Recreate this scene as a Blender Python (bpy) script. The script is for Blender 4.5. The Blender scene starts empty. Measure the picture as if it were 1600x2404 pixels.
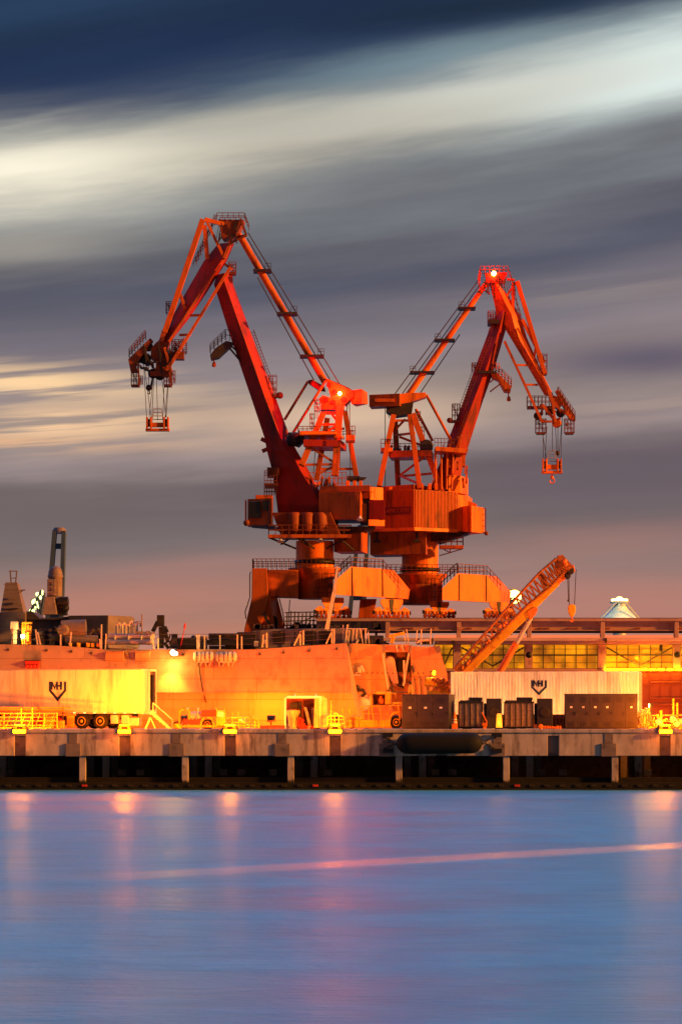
import bpy, bmesh, math, random
from mathutils import Vector, Matrix
random.seed(7)
SC = bpy.context.scene
COL = SC.collection
S, HZ, CX, CZ = 7040.0, 1692.0, 800.0, 4.63      # focal length in photo pixels, horizon row, centre column, eye height
V = Vector

def W(px, py, Y, dy=0.0):
    return V(((px - CX) * Y / S, Y + dy, CZ + (HZ - py) * Y / S))
def plane(Y):
    return lambda px, py, dy=0.0: W(px, py, Y, dy)

# ------------------------------------------------------------------ materials
MATS = {}
def mat(name, col, rough=0.6, metal=0.0, var=0.25, scale=1.5, bump=0.0, stain=None, bscale=25.0, streak=1.0, runs=None, plates=None, tide=None):
    m = bpy.data.materials.new(name); m.use_nodes = True
    nt = m.node_tree; b = nt.nodes['Principled BSDF']
    b.inputs['Roughness'].default_value = rough; b.inputs['Metallic'].default_value = metal
    b.inputs['Specular IOR Level'].default_value = 0.22 if rough > .3 else 0.5
    tc = nt.nodes.new('ShaderNodeTexCoord'); mp = nt.nodes.new('ShaderNodeMapping')
    nt.links.new(tc.outputs['Object'], mp.inputs['Vector'])
    mp.inputs['Scale'].default_value = (1, 1, streak)
    n = nt.nodes.new('ShaderNodeTexNoise'); n.inputs['Scale'].default_value = scale
    n.inputs['Detail'].default_value = 6; n.inputs['Roughness'].default_value = 0.65
    nt.links.new(mp.outputs[0], n.inputs['Vector'])
    r = nt.nodes.new('ShaderNodeValToRGB')
    r.color_ramp.elements[0].position = 0.3; r.color_ramp.elements[1].position = 0.7
    d = [max(0, c * (1 - var)) for c in col]; l = [min(1.0, c * (1 + var * 0.6)) for c in col]
    r.color_ramp.elements[0].color = (*d, 1); r.color_ramp.elements[1].color = (*l, 1)
    nt.links.new(n.outputs['Fac'], r.inputs['Fac'])
    out = r.outputs['Color']
    if stain:
        n2 = nt.nodes.new('ShaderNodeTexNoise'); n2.inputs['Scale'].default_value = scale * 2.3
        n2.inputs['Detail'].default_value = 8; nt.links.new(mp.outputs[0], n2.inputs['Vector'])
        r2 = nt.nodes.new('ShaderNodeValToRGB'); r2.color_ramp.elements[0].position = 0.56; r2.color_ramp.elements[1].position = 0.72
        nt.links.new(n2.outputs['Fac'], r2.inputs['Fac'])
        mx = nt.nodes.new('ShaderNodeMix'); mx.data_type = 'RGBA'
        nt.links.new(r2.outputs['Color'], mx.inputs['Factor']); nt.links.new(out, mx.inputs['A'])
        mx.inputs['B'].default_value = (*stain, 1); out = mx.outputs['Result']
    def layer(out, mscale, nscale, lo, hi, colr, amt=1.0):
        m2 = nt.nodes.new('ShaderNodeMapping'); m2.inputs['Scale'].default_value = mscale
        nt.links.new(tc.outputs['Object'], m2.inputs['Vector'])
        n4 = nt.nodes.new('ShaderNodeTexNoise'); n4.inputs['Scale'].default_value = nscale; n4.inputs['Detail'].default_value = 7; n4.inputs['Roughness'].default_value = .7
        nt.links.new(m2.outputs[0], n4.inputs['Vector'])
        r4 = nt.nodes.new('ShaderNodeMapRange'); r4.inputs[1].default_value = lo; r4.inputs[2].default_value = hi; r4.inputs[4].default_value = amt
        nt.links.new(n4.outputs['Fac'], r4.inputs[0])
        x4 = nt.nodes.new('ShaderNodeMix'); x4.data_type = 'RGBA'
        nt.links.new(r4.outputs[0], x4.inputs['Factor']); nt.links.new(out, x4.inputs['A']); x4.inputs['B'].default_value = (*colr, 1)
        return x4.outputs['Result']
    if runs: out = layer(out, (1.0, 1.0, .12), runs[1], .50, .66, runs[0], .85)
    if plates:
        sp = nt.nodes.new('ShaderNodeSeparateXYZ'); nt.links.new(tc.outputs['Object'], sp.inputs[0])
        cb = nt.nodes.new('ShaderNodeCombineXYZ'); nt.links.new(sp.outputs[0], cb.inputs[0]); nt.links.new(sp.outputs[2], cb.inputs[1])
        bt = nt.nodes.new('ShaderNodeTexBrick'); bt.inputs['Scale'].default_value = 1; bt.inputs['Brick Width'].default_value = plates[0]; bt.inputs['Row Height'].default_value = plates[1]
        bt.inputs['Mortar Size'].default_value = .035; bt.inputs['Mortar Smooth'].default_value = .3; bt.inputs['Color1'].default_value = (1,1,1,1); bt.inputs['Color2'].default_value = (.86,.86,.86,1); bt.inputs['Mortar'].default_value = (.66,.60,.55,1)
        nt.links.new(cb.outputs[0], bt.inputs['Vector'])
        x5 = nt.nodes.new('ShaderNodeMix'); x5.data_type = 'RGBA'; x5.blend_type = 'MULTIPLY'; x5.inputs['Factor'].default_value = 1
        nt.links.new(out, x5.inputs['A']); nt.links.new(bt.outputs['Color'], x5.inputs['B']); out = x5.outputs['Result']
    if tide:
        gp = nt.nodes.new('ShaderNodeNewGeometry'); s6 = nt.nodes.new('ShaderNodeSeparateXYZ'); nt.links.new(gp.outputs['Position'], s6.inputs[0])
        a6 = nt.nodes.new('ShaderNodeMath'); a6.operation = 'MULTIPLY_ADD'; nt.links.new(n.outputs['Fac'], a6.inputs[0]); a6.inputs[1].default_value = .9; nt.links.new(s6.outputs[2], a6.inputs[2])
        r6 = nt.nodes.new('ShaderNodeMapRange'); r6.inputs[1].default_value = tide+.45; r6.inputs[2].default_value = tide+.62; r6.inputs[3].default_value = 1; r6.inputs[4].default_value = 0
        nt.links.new(a6.outputs[0], r6.inputs[0])
        x6 = nt.nodes.new('ShaderNodeMix'); x6.data_type = 'RGBA'; nt.links.new(r6.outputs[0], x6.inputs['Factor']); nt.links.new(out, x6.inputs['A']); x6.inputs['B'].default_value = (.025,.02,.017,1); out = x6.outputs['Result']
    nt.links.new(out, b.inputs['Base Color'])
    if bump:
        n3 = nt.nodes.new('ShaderNodeTexNoise'); n3.inputs['Scale'].default_value = bscale; n3.inputs['Detail'].default_value = 4
        nt.links.new(tc.outputs['Object'], n3.inputs['Vector'])
        bp = nt.nodes.new('ShaderNodeBump'); bp.inputs['Strength'].default_value = bump; bp.inputs['Distance'].default_value = 0.05
        nt.links.new(n3.outputs['Fac'], bp.inputs['Height']); nt.links.new(bp.outputs[0], b.inputs['Normal'])
    MATS[name] = m
    return m

def emit(name, col, strength):
    m = bpy.data.materials.new(name); m.use_nodes = True
    nt = m.node_tree; b = nt.nodes['Principled BSDF']
    b.inputs['Base Color'].default_value = (*[c * .5 for c in col], 1)
    b.inputs['Emission Color'].default_value = (*col, 1); b.inputs['Emission Strength'].default_value = strength
    MATS[name] = m
    return m

mat('crane_orange', (0.50, 0.092, 0.005), 0.5, 0, 0.22, 0.6, 0.05, (0.22, 0.04, 0.008), streak=0.4, runs=((.10,.025,.010),1.1))
mat('crane_red', (0.30, 0.014, 0.005), 0.5, 0, 0.22, 0.5, 0.05, (0.15, 0.012, 0.007), streak=0.4, runs=((.07,.012,.008),1.0))
mat('crane_yellow', (0.80, 0.16, 0.004), 0.5, 0, 0.18, 0.5, 0.05, (0.42, 0.055, 0.006), streak=0.3, runs=((.22,.05,.012),.9))
mat('dark_steel', (0.035, 0.024, 0.022), 0.6, 0, 0.4, 2.0)
mat('black_paint', (0.012, 0.010, 0.011), 0.5, 0, 0.4, 2.0)
mat('cable_steel', (0.05, 0.035, 0.03), 0.6)
mat('cab_glass', (0.010, 0.008, 0.008), 0.12)
mat('sign_dark', (0.16, 0.018, 0.010), 0.5)
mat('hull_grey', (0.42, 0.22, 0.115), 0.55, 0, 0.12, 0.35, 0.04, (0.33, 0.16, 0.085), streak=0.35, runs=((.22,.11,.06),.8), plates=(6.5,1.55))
mat('ship_grey', (0.17, 0.12, 0.115), 0.6, 0, 0.3, 0.8, 0.04, (0.10, 0.07, 0.065))
mat('ship_dark', (0.045, 0.035, 0.04), 0.6, 0, 0.4, 1.0)
mat('ship_white', (0.48, 0.40, 0.36), 0.5, 0, 0.15, 2.0)
mat('red_paint', (0.45, 0.03, 0.02), 0.5)
mat('concrete', (0.40, 0.305, 0.255), 0.9, 0, 0.3, 0.9, 0.25, (0.20, 0.145, 0.125), streak=0.5, runs=((.12,.085,.07),1.6), tide=None)
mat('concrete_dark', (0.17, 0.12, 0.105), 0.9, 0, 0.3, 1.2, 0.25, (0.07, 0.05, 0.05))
mat('pile_concrete', (0.36, 0.28, 0.25), 0.9, 0, 0.35, 1.5, 0.3, (0.07, 0.05, 0.045), streak=0.4, tide=.55)
mat('timber_dark', (0.010, 0.007, 0.007), 0.8, 0, 0.4, 4.0, 0.3)
mat('rubber', (0.004, 0.0035, 0.004), 0.75, 0, 0.4, 3.0, 0.2)
mat('white_paint', (0.82, 0.77, 0.74), 0.5, 0, 0.07, 0.7, 0.0, (0.66, 0.60, 0.58), streak=0.3, runs=((.50,.42,.36),1.3))
mat('trailer_white', (0.82, 0.64, 0.40), 0.5, 0, 0.10, 0.7, 0.0, (0.66, 0.48, 0.30), streak=0.3, runs=((.45,.30,.20),1.2))
mat('deck_grey', (0.16, 0.12, 0.13), 0.6, 0, 0.2, 1.0)
mat('navy', (0.012, 0.018, 0.07), 0.5)
mat('cabinet_grey', (0.050, 0.038, 0.046), 0.45, 0.0, 0.15, 1.2, 0.03)
mat('cabinet_dark', (0.03, 0.024, 0.028), 0.5)
mat('grille_metal', (0.42, 0.27, 0.17), 0.45, 0.0, 0.5, 7.0, 0.3, bscale=40)
mat('yellow_paint', (0.70, 0.33, 0.02), 0.45, 0, 0.3, 2.0, 0.0, (0.28, 0.11, 0.02), runs=((.12,.06,.03),3.0))
mat('orange_paint', (0.75, 0.17, 0.02), 0.5, 0, 0.2, 2.0)
mat('lattice_brown', (0.32, 0.085, 0.012), 0.6, 0, 0.5, 3.0)
mat('mobile_yellow', (0.80, 0.34, 0.012), 0.45, 0, 0.2, 1.0, 0.0, (0.5, 0.15, 0.01))
mat('crane_dark_orange', (0.22, 0.040, 0.008), 0.6, 0, 0.4, 1.0)  # darker, browner orange for the turntable and jib parts
mat('rail_brown', (0.17, 0.036, 0.010), 0.6, 0, 0.4, 2.0)
mat('tyre', (0.014, 0.012, 0.012), 0.8)
mat('galv', (0.42, 0.38, 0.35), 0.45, 0.3, 0.2, 3.0)
mat('girder_grey', (0.44, 0.24, 0.20), 0.7, 0, 0.2, 0.6, 0.05, (0.30, 0.13, 0.10))
mat('roof_grey', (0.55, 0.34, 0.30), 0.7, 0, 0.2, 0.5)
mat('siding_red', (0.22, 0.055, 0.036), 0.7, 0, 0.2, 0.6)
mat('mullion', (0.07, 0.05, 0.03), 0.6)
mat('far_blue', (0.045, 0.07, 0.095), 0.8, 0, 0.2, 0.05)
mat('canvas_white', (0.75, 0.76, 0.72), 0.7)
mat('tarp', (0.66, 0.50, 0.20), 0.7, 0, 0.2, 2.0, 0.3, bscale=6)
mat('asphalt', (0.06, 0.055, 0.055), 0.9)
mat('lens_off', (0.5, 0.5, 0.48), 0.15)
SOD = (1.0, 0.185, 0.003)
emit('sodium_lens', (1.0, 0.30, 0.0004), 80.0)
emit('strip_glow', (1.0, 0.20, 0.065), 0.55)
emit('sodium_bright', (1.0, 0.70, 0.30), 10.0)
emit('flood_white', (1.0, 0.80, 0.35), 12.0)
emit('red_lamp', (1.0, 0.05, 0.02), 30.0)
emit('red_core', (1.0, 0.55, 0.06), 30.0)
emit('far_lamp', (0.85, 1.0, 0.35), 1.3)
emit('far_lamp_warm', (1.0, 0.72, 0.16), 4.0)
emit('small_amber', (1.0, 0.50, 0.10), 3.0)
emit('drum_glow', (1.0, 0.20, 0.008), 1.5)

# ------------------------------------------------------------------ mesh builder
class MB:
    def __init__(s): s.v = []; s.f = []; s.sm = []
    def add(s, vs, fs, smooth=False):
        o = len(s.v); s.v += [V(x) for x in vs]
        for f in fs: s.f.append([o + i for i in f]); s.sm.append(smooth)
        return s
    def hexa(s, a, b):
        return s.add(list(a) + list(b), [(0,1,2,3), (7,6,5,4), (0,4,5,1), (1,5,6,2), (2,6,7,3), (3,7,4,0)])
    def box(s, x0, x1, y0, y1, z0, z1):
        return s.hexa([(x0,y0,z0),(x1,y0,z0),(x1,y0,z1),(x0,y0,z1)], [(x0,y1,z0),(x1,y1,z0),(x1,y1,z1),(x0,y1,z1)])
    def pbox(s, px0, px1, py0, py1, Y0, Y1):
        a = W(px0, py1, Y0); b = W(px1, py0, Y0)
        return s.box(a.x, b.x, Y0, Y1, a.z, b.z)
    def beam(s, p, q, w, d=None):
        p = V(p); q = V(q); d = w if d is None else d
        a = (q - p).normalized(); yx = V((0,1,0))
        if abs(a.dot(yx)) > 0.95: yx = V((0,0,1))
        sd = a.cross(yx).normalized() * (w / 2); dp = sd.cross(a).normalized() * (d / 2)
        return s.hexa([p-sd-dp, p+sd-dp, p+sd+dp, p-sd+dp], [q-sd-dp, q+sd-dp, q+sd+dp, q-sd+dp])
    def tube(s, p, q, r, r2=None, n=8, cap=True):
        p = V(p); q = V(q); r2 = r if r2 is None else r2
        a = (q - p).normalized(); u = a.orthogonal().normalized(); w = a.cross(u)
        A = []; B = []
        for i in range(n):
            t = 2*math.pi*i/n; dd = u*math.cos(t) + w*math.sin(t)
            A.append(p + dd*r); B.append(q + dd*r2)
        s.add(A + B, [(i, (i+1)%n, n+(i+1)%n, n+i) for i in range(n)], n > 5)
        if cap: s.add(A, [tuple(range(n))[::-1]]); s.add(B, [tuple(range(n))])
        return s
    def path(s, pts, r, n=6):
        for a, b in zip(pts[:-1], pts[1:]): s.tube(a, b, r, n=n)
        return s
    def prism(s, pts, off):
        n = len(pts); off = V(off); A = [V(p) for p in pts]; B = [p + off for p in A]
        return s.add(A + B, [tuple(range(n)), tuple(range(2*n-1, n-1, -1))] + [(i, n+i, n+(i+1)%n, (i+1)%n) for i in range(n)])
    def loft(s, secs, smooth=False, cap=True):
        n = len(secs[0]); vs = [p for q in secs for p in q]; fs = []
        for k in range(len(secs)-1):
            for i in range(n):
                fs.append((k*n+i, k*n+(i+1)%n, (k+1)*n+(i+1)%n, (k+1)*n+i))
        s.add(vs, fs, smooth)
        if cap: s.add(secs[0], [tuple(range(n))]); s.add(secs[-1], [tuple(range(n))[::-1]])
        return s
    def lathe(s, c, axis, prof, n=20, smooth=True):
        c = V(c); a = V(axis).normalized(); u = a.orthogonal().normalized(); w = a.cross(u)
        secs = [[c + a*t + (u*math.cos(2*math.pi*i/n) + w*math.sin(2*math.pi*i/n))*max(r, 0.001) for i in range(n)] for t, r in prof]
        return s.loft(secs, smooth)
    def ball(s, c, r, n=12):
        return s.lathe(c, (0,0,1), [(-r*math.cos(math.pi*k/8), r*math.sin(math.pi*k/8)) for k in range(9)], n)
    def rail(s, p, q, h, n, r=0.04, mids=1):
        p = V(p); q = V(q); up = V((0,0,h))
        for i in range(n+1):
            a = p.lerp(q, i/n); s.tube(a, a+up, r*1.25, n=4)
        for k in range(mids+1):
            f = (k+1)/(mids+1); s.tube(p+up*f, q+up*f, r*1.25, n=4)
        return s
    def ladder(s, p, q, wv, n, r=0.03):
        p = V(p); q = V(q); wv = V(wv)
        s.tube(p, q, r, n=4); s.tube(p+wv, q+wv, r, n=4)
        for i in range(n):
            a = p.lerp(q, (i+.5)/n); s.tube(a, a+wv, r*.8, n=4)
        return s
    def each(s, name, m, parent=None, bevel=0.0):         # one part per separate piece
        par = list(range(len(s.v)))
        def find(i):
            while par[i] != i: par[i] = par[par[i]]; i = par[i]
            return i
        seen = {}
        for i, v in enumerate(s.v):
            k = (round(v.x, 4), round(v.y, 4), round(v.z, 4))
            if k in seen: par[find(i)] = find(seen[k])
            else: seen[k] = i
        for f in s.f:
            for i in f[1:]: par[find(i)] = find(f[0])
        groups = {}
        for f, sm in zip(s.f, s.sm): groups.setdefault(find(f[0]), []).append((f, sm))
        for g in groups.values():
            q = MB(); ids = {}
            for f, sm in g:
                for i in f:
                    if i not in ids: ids[i] = len(q.v); q.v.append(s.v[i])
                q.f.append([ids[i] for i in f]); q.sm.append(sm)
            q.build(name, m, parent, bevel)
    def build(s, name, m, parent=None, bevel=0.0, local=False):
        me = bpy.data.meshes.new(name)
        o0 = V((0,0,0))
        if parent is not None and not local:
            r = parent
            while r.parent: r = r.parent
            o0 = r.location
        me.from_pydata([tuple(v - o0) for v in s.v], [], s.f)
        me.polygons.foreach_set('use_smooth', s.sm)
        bm = bmesh.new(); bm.from_mesh(me); bmesh.ops.recalc_face_normals(bm, faces=bm.faces); bm.to_mesh(me); bm.free()
        me.materials.append(MATS[m] if isinstance(m, str) else m)
        o = bpy.data.objects.new(name, me); COL.objects.link(o)
        if parent is not None: o.parent = parent
        if bevel:
            b = o.modifiers.new('bevel', 'BEVEL'); b.width = bevel; b.segments = 2; b.limit_method = 'ANGLE'; b.angle_limit = math.radians(40)
        return o

def tag(o, label=None, cat=None, group=None, kind=None):
    if label: o['label'] = label
    if cat: o['category'] = cat
    if group: o['group'] = group
    if kind: o['kind'] = kind
    return o
def thing(name, label, cat, loc=(0,0,0), rz=0, group=None):
    o = bpy.data.objects.new(name, None); COL.objects.link(o)
    o.location = loc; o.rotation_euler = (0, 0, rz); o.empty_display_size = 0.3
    return tag(o, label, cat, group)
def copy_tree(o, parent=None):
    c = o.copy(); COL.objects.link(c)
    if parent is not None: c.parent = parent
    for ch in [x for x in COL.objects if x.parent == o]: copy_tree(ch, c)
    return c
def lamp(name, loc, power, col=SOD, r=0.15, spot=None, aim=None, parent=None, blend=0.6):
    l = bpy.data.lights.new(name, 'SPOT' if spot else 'POINT'); l.energy = power; l.color = col; l.shadow_soft_size = r
    if spot: l.spot_size = math.radians(spot); l.spot_blend = blend
    o = bpy.data.objects.new(name, l); COL.objects.link(o); o.location = loc
    if aim is not None: o.rotation_euler = (V(aim) - V(loc)).to_track_quat('-Z', 'Y').to_euler()
    return o

# ------------------------------------------------------------------ setting: water, far pier
def make_water():
    m = bpy.data.materials.new('harbour_water'); m.use_nodes = True; nt = m.node_tree; L = nt.links.new
    b = nt.nodes['Principled BSDF']
    b.inputs['Base Color'].default_value = (0.035, 0.22, 0.46, 1)
    b.inputs['IOR'].default_value = 1.33
    b.inputs['Specular IOR Level'].default_value = 0.3
    tc = nt.nodes.new('ShaderNodeTexCoord')
    def noise(sc, det=6, ro=.6):
        mp = nt.nodes.new('ShaderNodeMapping'); mp.inputs['Scale'].default_value = (*sc, 1); L(tc.outputs['Object'], mp.inputs[0])
        n = nt.nodes.new('ShaderNodeTexNoise'); n.inputs['Scale'].default_value = 1.0; n.inputs['Detail'].default_value = det; n.inputs['Roughness'].default_value = ro
        L(mp.outputs[0], n.inputs['Vector']); return n.outputs['Fac']
    def M(op, a, b=None, c=None):
        n = nt.nodes.new('ShaderNodeMath'); n.operation = op
        for i, x in enumerate((a, b, c)):
            if x is None: continue
            if isinstance(x, (int, float)): n.inputs[i].default_value = x
            else: L(x, n.inputs[i])
        return n.outputs[0]
    def MR(x, a, b, c, d):
        n = nt.nodes.new('ShaderNodeMapRange'); n.interpolation_type = 'SMOOTHSTEP'; L(x, n.inputs[0])
        for i, q in enumerate((a, b, c, d)): n.inputs[i+1].default_value = q
        return n.outputs[0]
    big = noise((.05, .11)); mid = noise((.35, .55), 7, .65); fine = noise((1.6, 2.4), 5, .6)
    sx = nt.nodes.new('ShaderNodeSeparateXYZ'); L(tc.outputs['Object'], sx.inputs[0])
    # a boat's light trail painted as a paler, smoother band slantwise across the basin
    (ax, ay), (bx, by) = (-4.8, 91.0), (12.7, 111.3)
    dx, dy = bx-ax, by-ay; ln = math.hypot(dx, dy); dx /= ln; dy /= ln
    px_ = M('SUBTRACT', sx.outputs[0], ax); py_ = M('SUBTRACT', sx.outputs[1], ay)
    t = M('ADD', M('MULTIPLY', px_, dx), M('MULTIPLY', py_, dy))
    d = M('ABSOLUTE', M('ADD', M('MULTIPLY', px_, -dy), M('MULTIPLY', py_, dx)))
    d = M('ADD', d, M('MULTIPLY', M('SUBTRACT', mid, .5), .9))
    light_trail = M('MULTIPLY', MR(d, .5, 2.3, 1, 0), MR(t, -7, 12, 0, 1))
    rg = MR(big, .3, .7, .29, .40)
    rg = M('ADD', M('MULTIPLY', rg, M('SUBTRACT', 1.0, light_trail)), M('MULTIPLY', light_trail, .25))
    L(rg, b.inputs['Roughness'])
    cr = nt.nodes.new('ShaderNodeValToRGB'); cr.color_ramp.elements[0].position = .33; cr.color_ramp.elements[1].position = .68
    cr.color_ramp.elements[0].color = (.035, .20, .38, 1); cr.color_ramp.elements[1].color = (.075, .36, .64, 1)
    L(M('ADD', M('MULTIPLY', big, .5), M('MULTIPLY', mid, .5)), cr.inputs[0]); mf = nt.nodes.new('ShaderNodeMix'); mf.data_type = 'RGBA'; L(M('MULTIPLY', light_trail, .45), mf.inputs['Factor']); L(cr.outputs[0], mf.inputs['A']); mf.inputs['B'].default_value = (.75, .62, .68, 1); L(mf.outputs['Result'], b.inputs['Base Color'])
    bp = nt.nodes.new('ShaderNodeBump'); bp.inputs['Distance'].default_value = .5
    L(M('MULTIPLY', M('SUBTRACT', 1.0, M('MULTIPLY', light_trail, .85)), .26), bp.inputs['Strength'])
    L(M('ADD', M('MULTIPLY', mid, 1.0), M('MULTIPLY', fine, .25)), bp.inputs['Height']); L(bp.outputs[0], b.inputs['Normal'])
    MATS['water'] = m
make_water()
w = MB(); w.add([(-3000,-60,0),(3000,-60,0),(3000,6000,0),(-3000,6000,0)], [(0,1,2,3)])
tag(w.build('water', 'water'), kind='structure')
p = MB(); p.box(-160, 160, 243, 330, -1, 4.0)
tag(p.build('pier_ground', 'asphalt'), kind='structure')

# ------------------------------------------------------------------ wharf
Q = 200.0
def make_wharf():
    T = thing('wharf', 'long concrete wharf on piles above the dark water', 'wharf', (0, Q, 0))
    zt, zb = 4.06, W(0, 1775, Q).z
    MB().box(-60, 60, Q + .02, Q + 20, zt - .45, zt).build('deck', 'concrete', T, .03)
    MB().box(-60, 60, Q - .10, Q + 1.3, W(0,1721,Q).z, zt - .012).build('kerb', 'concrete', T, .04)
    # fascia panels between the recesses
    rec = [47, 293, 540, 786, 1036, 1298, 1560]
    edges = [-620, -440, -200] + rec + [1810, 2060, 2200]
    z1 = W(0,1721,Q).z - .004
    for a, b in zip(edges[:-1], edges[1:]):
        xa = W(a+13, 0, Q).x; xb = W(b-13, 0, Q).x
        MB().box(xa, xb, Q, Q + 1.1, zb, z1).build('fascia_panel', 'concrete', T, .03)
    for a in rec:
        xa = W(a-13, 0, Q).x; xb = W(a+13, 0, Q).x
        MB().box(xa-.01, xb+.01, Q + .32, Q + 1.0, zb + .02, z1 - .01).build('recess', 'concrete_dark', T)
    for a in (171, 414, 662, 907, 1167, 1428):
        m = MB(); m.pbox(a-18, a+18, 1746, 1776.5, Q-.12, Q+.2); m.build('bearing_block', 'concrete_dark', T, .03)
        m = MB(); m.pbox(a-10, a+10, 1722, 1745.5, Q-.035, Q+.1); m.build('recess_shade', 'concrete_dark', T, .01)  # dark strip stands in for the shade of a recess above the block
    front = [-300, -50, 193, 434, 682, 936, 1188, 1443, 1700]
    for a in front:
        m = MB(); x = W(a, 0, Q).x; m.box(x-.22, x+.22, Q+.15, Q+.6, -1.5, zb - .004); m.build('pile', 'pile_concrete', T, .03)
    for row, (dy, off) in enumerate(((4.2, 55), (9.0, 20), (14.0, 75))):
        for a in front:
            x = W(a+off, 0, Q+dy).x
            m = MB(); m.box(x-.24, x+.24, Q+dy, Q+dy+.48, -1.5, zt-.46); m.build('pile', 'pile_concrete', T, .02)
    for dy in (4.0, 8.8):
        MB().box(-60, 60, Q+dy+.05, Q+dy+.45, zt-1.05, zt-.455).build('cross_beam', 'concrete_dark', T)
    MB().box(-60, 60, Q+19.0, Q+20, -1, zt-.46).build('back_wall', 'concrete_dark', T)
    MB().box(-60, 60, Q-.18, Q+.14, -.3, W(0,1838,Q).z).build('waterline_wale', 'timber_dark', T, .03)
    MB().box(-60, 60, Q+.7, Q+1.0, -.3, W(0,1826,Q).z).build('inner_wale', 'timber_dark', T, .03)
    i = 0; px = 18
    while px < 1600:
        m = MB(); m.pbox(px-6.5, px+6.5, 1842.5, 1847.5, Q-.26, Q-.17)
        m.build('wale_cap', 'red_paint' if i in (5, 20, 33) else 'pile_concrete', T, .02); px += 36.6 + random.uniform(-2,2); i += 1
    for a in (20, 286, 328, 524, 566, 640, 770, 1022, 1062, 1270, 1320, 1520):
        m = MB(); m.pbox(a-9, a+9, 1807, 1821, Q+6, Q+6.6); m.build('pile_cap_stub', 'pile_concrete', T, .02)
    m = MB(); c = W(1560, 1790, Q+7); m.box(c.x-.3, c.x+.3, c.y, c.y+.3, zt-.75, zt-.47); ul = m.build('under_deck_lamp', 'dark_steel', T, .02)
    m = MB(); m.box(c.x-.25, c.x+.25, c.y-.02, c.y+.25, zt-.80, zt-.752); m.build('lens', 'sodium_lens', ul)
    lamp('under_deck_light', (c.x, c.y, zt-.95), 60, (1, .16, .01), .15)
    return T
WH = make_wharf()

def make_fender():
    T = thing('dock_fender', 'long black rubber roller fender chained to the wharf face', 'fender', W(1031, 1770, Q-.8))
    a = W(931, 1746, Q-.75); b = W(1131, 1744, Q-.75); L = (b-a).length
    MB().lathe(a, b-a, [(0,.12),(.05,.3),(.22,.52),(.5,.68),(.9,.71),(L-.9,.71),(L-.5,.68),(L-.22,.52),(L-.05,.3),(L,.12)], 24).build('roller', 'rubber', T)
    for e, s in ((a,-1),(b,1)):
        m = MB(); x = e.x
        for k in range(7):
            for zz, t in ((.55, 1), (-.45, -1)):
                q = V((x + s*(.12 + k*.12), Q-.75 + k*.09, e.z + zz*k/7)); m.lathe(q, (s, .2, .3*t), [(-.05,.05),(.0,.075),(.05,.05)], 8)
        m.build('chain', 'black_paint', T)
    for px in (910, 1166):
        for y0, y1 in ((1721, 1731), (1758, 1768)):
            m = MB(); m.pbox(px-12, px+12, y0, y1, Q-.3, Q-.13)
            m.build('bracket', 'black_paint', T, .02)
    m = MB()
    for px, py in ((931,1746),(1131,1744)):
        c = W(px, py, Q-.75); s = -1 if px < 1000 else 1
        m.lathe(c, (s,0,0), [(0,.13),(.12,.13),(.14,.06)], 10)
    m.build('end_flange', 'dark_steel', T)
make_fender()

# quay edge lamps (squat yellow light boxes at the wharf edge)
def make_edge_lamp():
    T = thing('edge_lamp', '', 'quay lamp', (0,0,0), 0, 'lit yellow lamp boxes along the wharf edge')
    m = MB()
    m.box(-.45,.45,-.36,.30,-.18,.10); m.prism([(-.62,.1,.10),(-.38,.1,.42),(.38,.1,.42),(.62,.1,.10)], (0,.35,0))
    m.box(-.42,-.2,-.3,.28,.1,.36); m.box(.2,.42,-.3,.28,.1,.36)
    m.build('housing', 'yellow_paint', T, .03, True)
    MB().box(-.2,.2,-.2,.28,.102,.34).build('socket', 'dark_steel', T, 0, True)
    MB().box(-.40,.40,-.385,-.362,-.13,.05).build('lens', 'sodium_lens', T, 0, True)
    MB().box(-.30,.30,-.22,.40,.345,.40).build('top_lens', 'sodium_lens', T, 0, True)
    return T
proto = make_edge_lamp()
EL = [(47,'lit yellow lamp box on the wharf edge in front of the pipe barrier', 1300), (293,'lit yellow lamp box on the wharf edge beside the white trailer wheels', 3000),
      (540,'lit yellow lamp box on the wharf edge right of the small service truck', 1500), (786,'lit yellow lamp box on the wharf edge between the shelter and the platform lorry', 1500),
      (1560,'lit yellow lamp box on the wharf edge below the tangled pipes, far right', 1900)]
for i, (px, lb, pw) in enumerate(EL):
    o = proto if i == 0 else copy_tree(proto)
    o['label'] = lb; o.location = W(px, 1713, Q); o.location.y = Q - .08
    o.location.z = 3.95
    lamp('edge_lamp_light', (o.location.x, Q+.15, 4.95), pw*1.5, SOD, .12, spot=172, aim=(o.location.x, Q+10, 5.2), blend=.25)
    lamp('edge_lamp_glow', (o.location.x, Q-.75, 3.95), pw*.055, SOD, .3)
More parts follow.
